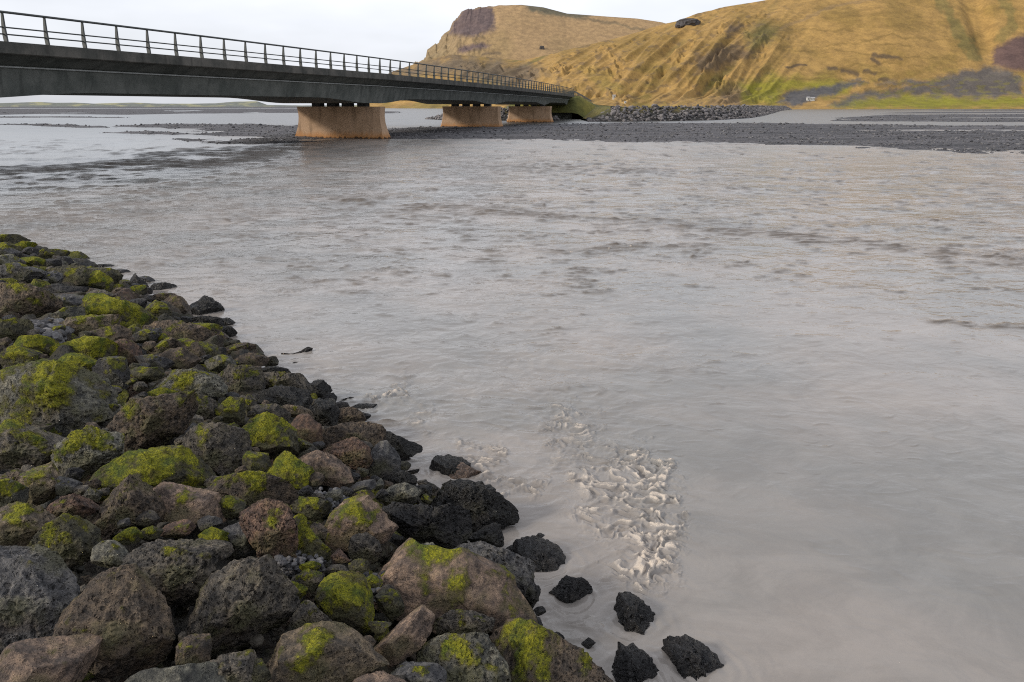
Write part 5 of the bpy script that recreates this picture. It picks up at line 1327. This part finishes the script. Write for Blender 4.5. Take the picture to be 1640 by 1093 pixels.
# smaller stones lodged in the gaps between the named ones
DIRS = (('left of', (-1, 0.1)), ('right of', (1, 0.1)), ('above', (0, -1)), ('below', (0, 1)))
placed = []
allP = [p for p, _, _ in POLYS]
def free(x, y, r):
    for P in allP:
        if P[:, 0].min() - r < x < P[:, 0].max() + r and P[:, 1].min() - r < y < P[:, 1].max() + r:
            if inside(np.array(x), np.array(y), P): return False
    for (a, b, c) in placed:
        if math.hypot(a - x, b - y) < (c + r) * 0.85: return False
    return True
rf = random.Random(5)
cnt = 0
for P, label, cc in POLYS:
    c = poly_centroid(P)
    for word, (dx, dy) in DIRS:
        if cnt >= 110: break
        ext = (abs(dx) * (P[:, 0].max() - P[:, 0].min()) + abs(dy) * (P[:, 1].max() - P[:, 1].min())) / 2
        sz_ = 5 + (c[1] - 380) / 90.0
        for tr in range(5):
            r = sz_ * rf.uniform(0.8, 1.5); x = c[0] + dx * (ext + r * 0.7) + rf.uniform(-8, 8); y = c[1] + dy * (ext + r * 0.7) + rf.uniform(-8, 8)
            if not (2 < x < 1000 and 400 < y < 1088): continue
            b3, _ = hit_bank(x, y)
            if b3[2] < 0.02 or not free(x, y, r): continue
            k = rf.randint(6, 8); ph = rf.uniform(0, 6.28)
            Q = np.array([(x + r * rf.uniform(0.75, 1.15) * 1.15 * math.cos(ph + j * 6.283 / k), y + r * rf.uniform(0.7, 1.1) * 0.85 * math.sin(ph + j * 6.283 / k)) for j in range(k)])
            col_ = rf.choice(('brown', 'grey', 'olive', 'dark')); tc = {'brown': 'b', 'grey': 'g', 'olive': 'o', 'dark': 'd'}[col_]
            build_rock('stone', Q, np.array(TINT[tc]), rf.randint(1, 6), 5 if col_ == 'olive' and rf.random() < 0.6 else 0, 2000 + cnt,
                       ' '.join(('small %s stone %s the %s' % (col_, word, label)).split()[:16]), 'stone', 'small stones lodged between the bank rocks')
            placed.append((x, y, r)); cnt += 1
            break

# rubble and pebbles filling the bank between and under the rocks
N = 5200
qx = RNG.uniform(-120, 1150, N); qy = 380 + 760 * RNG.uniform(0, 1, N) ** 0.8
gx, gy = [], []
pts = []; szs = []
xs = RNG.uniform(-9, 2.2, 26000); ys = RNG.uniform(0.2, 15, 26000)
bz = bank_z(xs, ys); dist = np.hypot(xs, ys)
ok = (bz > 0.0) & (RNG.uniform(0, 1, len(xs)) < np.clip((4.5 / np.maximum(dist, 2)) ** 1.6, 0.06, 1))
xs, ys, bz = xs[ok][:6500], ys[ok][:6500], bz[ok][:6500]
sz = (0.010 + 0.034 * RNG.uniform(0, 1, len(xs)) ** 2.2) * np.clip(np.hypot(xs, ys) / 4, 0.8, 2.2)
stone_field('rubble', np.stack([xs, ys, bz - 0.22 + 0.12 * RNG.uniform(0, 1, len(xs))], 1), sz, M_RUBBLE, None, 2, 0.75, kind='stuff')
# the open pocket of pebbles in the upper pile, and one by the tan boulder
for nm, poly, cnt_, lo, hi in (('pebbles', [(42, 516), (100, 514), (112, 530), (95, 542), (60, 540), (40, 530)], 420, 0.012, 0.05), ('pebbles', [(505, 788), (545, 785), (560, 800), (535, 812), (508, 806)], 200, 0.008, 0.022), ('pebbles', [(580, 925), (650, 918), (650, 950), (600, 955)], 200, 0.007, 0.02), ('pebbles', [(440, 890), (520, 880), (520, 905), (450, 910)], 200, 0.007, 0.02)):
    poly = np.array(poly, float); pts = []
    while len(pts) < cnt_:
        x = RNG.uniform(poly[:, 0].min(), poly[:, 0].max()); y = RNG.uniform(poly[:, 1].min(), poly[:, 1].max())
        if inside(np.array(x), np.array(y), poly):
            b3, _ = hit_bank(x, y, -0.03); pts.append(b3 + np.array([0, 0, RNG.uniform(-0.06, 0.02)]))
    stone_field(nm, np.array(pts), RNG.uniform(lo, hi, cnt_), M_STONES, None, 2, 0.7, kind='stuff')

# the lower courses of broken stone that show in the gaps
def under_stones(n):
    Vs, Fs, T_, Mo, Pi, We = [], [], [], [], [], []
    V0, F0 = ICO[4]; base = 0; protos = []
    for k in range(14):
        Vk = V0 * (1 + 0.25 * n3(V0 * 1.1 + k * 7.7, 21)[:, None])
        for _ in range(12):
            nn = RNG.normal(size=3); nn /= np.linalg.norm(nn); pr = Vk @ nn; m_ = pr.max() * RNG.uniform(0.6, 0.85); Vk = Vk - np.clip(pr - m_, 0, None)[:, None] * nn
        Vk = Vk * (1 + 0.05 * n3(Vk * 4, 22)[:, None] + 0.03 * n3(Vk * 9, 23)[:, None])
        protos.append(Vk)
    xs = RNG.uniform(-8, 2.0, 60000); ys = RNG.uniform(0.6, 14, 60000)
    bz = bank_z(xs, ys); dist = np.hypot(xs, ys); px_, py_ = project(xs, ys, bz)
    ok = (bz > 0.03) & (px_ > -80) & (py_ < 1180) & (RNG.uniform(0, 1, len(xs)) < np.clip((3.2 / np.maximum(dist, 1.5)) ** 1.7, 0.05, 1))
    xs, ys, bz, dist = xs[ok][:n], ys[ok][:n], bz[ok][:n], dist[ok][:n]
    for x, y, z, dd in zip(xs, ys, bz, dist):
        s_ = RNG.uniform(0.05, 0.11) * min(max(dd / 3.5, 0.8), 2.6)
        a = RNG.normal(size=(3, 3)); q, _ = np.linalg.qr(a)
        Vk = (protos[RNG.integers(14)] * np.array([1.2, 0.9, 0.75])) @ q * s_
        Vs.append(Vk + np.array([x, y, z - 0.13 - 0.06 * RNG.uniform() - s_ * 0.25])); Fs.append(F0 + base); base += len(V0)
        tc = TINT[('g', 'b', 'o', 'g', 'd', 'r', 'l')[RNG.integers(7)]] if z > 0.28 else TINT['k']
        T_.append(np.tile(np.array(tc) * RNG.uniform(0.6, 0.95), (len(V0), 1)))
        Pi.append(np.full(len(V0), RNG.uniform(0.2, 1)))
        Mo.append(np.full(len(V0), 0.62 if RNG.uniform() < 0.14 else 0.0) * np.clip(Vk[:, 2] / s_ + 0.6, 0, 1.3))
        We.append(np.full(len(V0), 0.25))
    me = mesh_np('broken_stone', np.concatenate(Vs), np.concatenate(Fs))
    attr_c(me, 'tint', np.concatenate(T_)); attr_f(me, 'moss', np.concatenate(Mo)); attr_f(me, 'pit', np.concatenate(Pi)); attr_f(me, 'wet', np.concatenate(We))
    link('broken_stone', me, M_ROCK, kind='stuff')
under_stones(1100)

# ripples where the current meets the stones that stand in the water
rv_ = bpy.data.objects['river_water'].data
co = np.empty(len(rv_.vertices) * 3, np.float32); rv_.vertices.foreach_get('co', co); co = co.reshape(-1, 3)
for (x_, y_, r_) in WET_ROCKS:
    m_ = (np.abs(co[:, 0] - x_) < r_ + 0.5) & (np.abs(co[:, 1] - y_) < r_ + 0.5)
    q_ = co[m_]; dd = np.hypot(q_[:, 0] - x_, q_[:, 1] - y_) - r_ * 0.85
    ww_ = 0.6 + 0.4 * n2(q_[:, 0] * 6, q_[:, 1] * 6, 190)
    q_[:, 2] += np.where(dd > -0.05, 0.0055 * np.cos((dd + 0.02 * n2(q_[:, 0] * 12, q_[:, 1] * 12, 191)) * 6.283 / 0.065) * np.exp(-np.clip(dd, 0, 9) / 0.11) * ww_, 0)
    co[m_] = q_
rv_.vertices.foreach_set('co', co.ravel()); rv_.update()
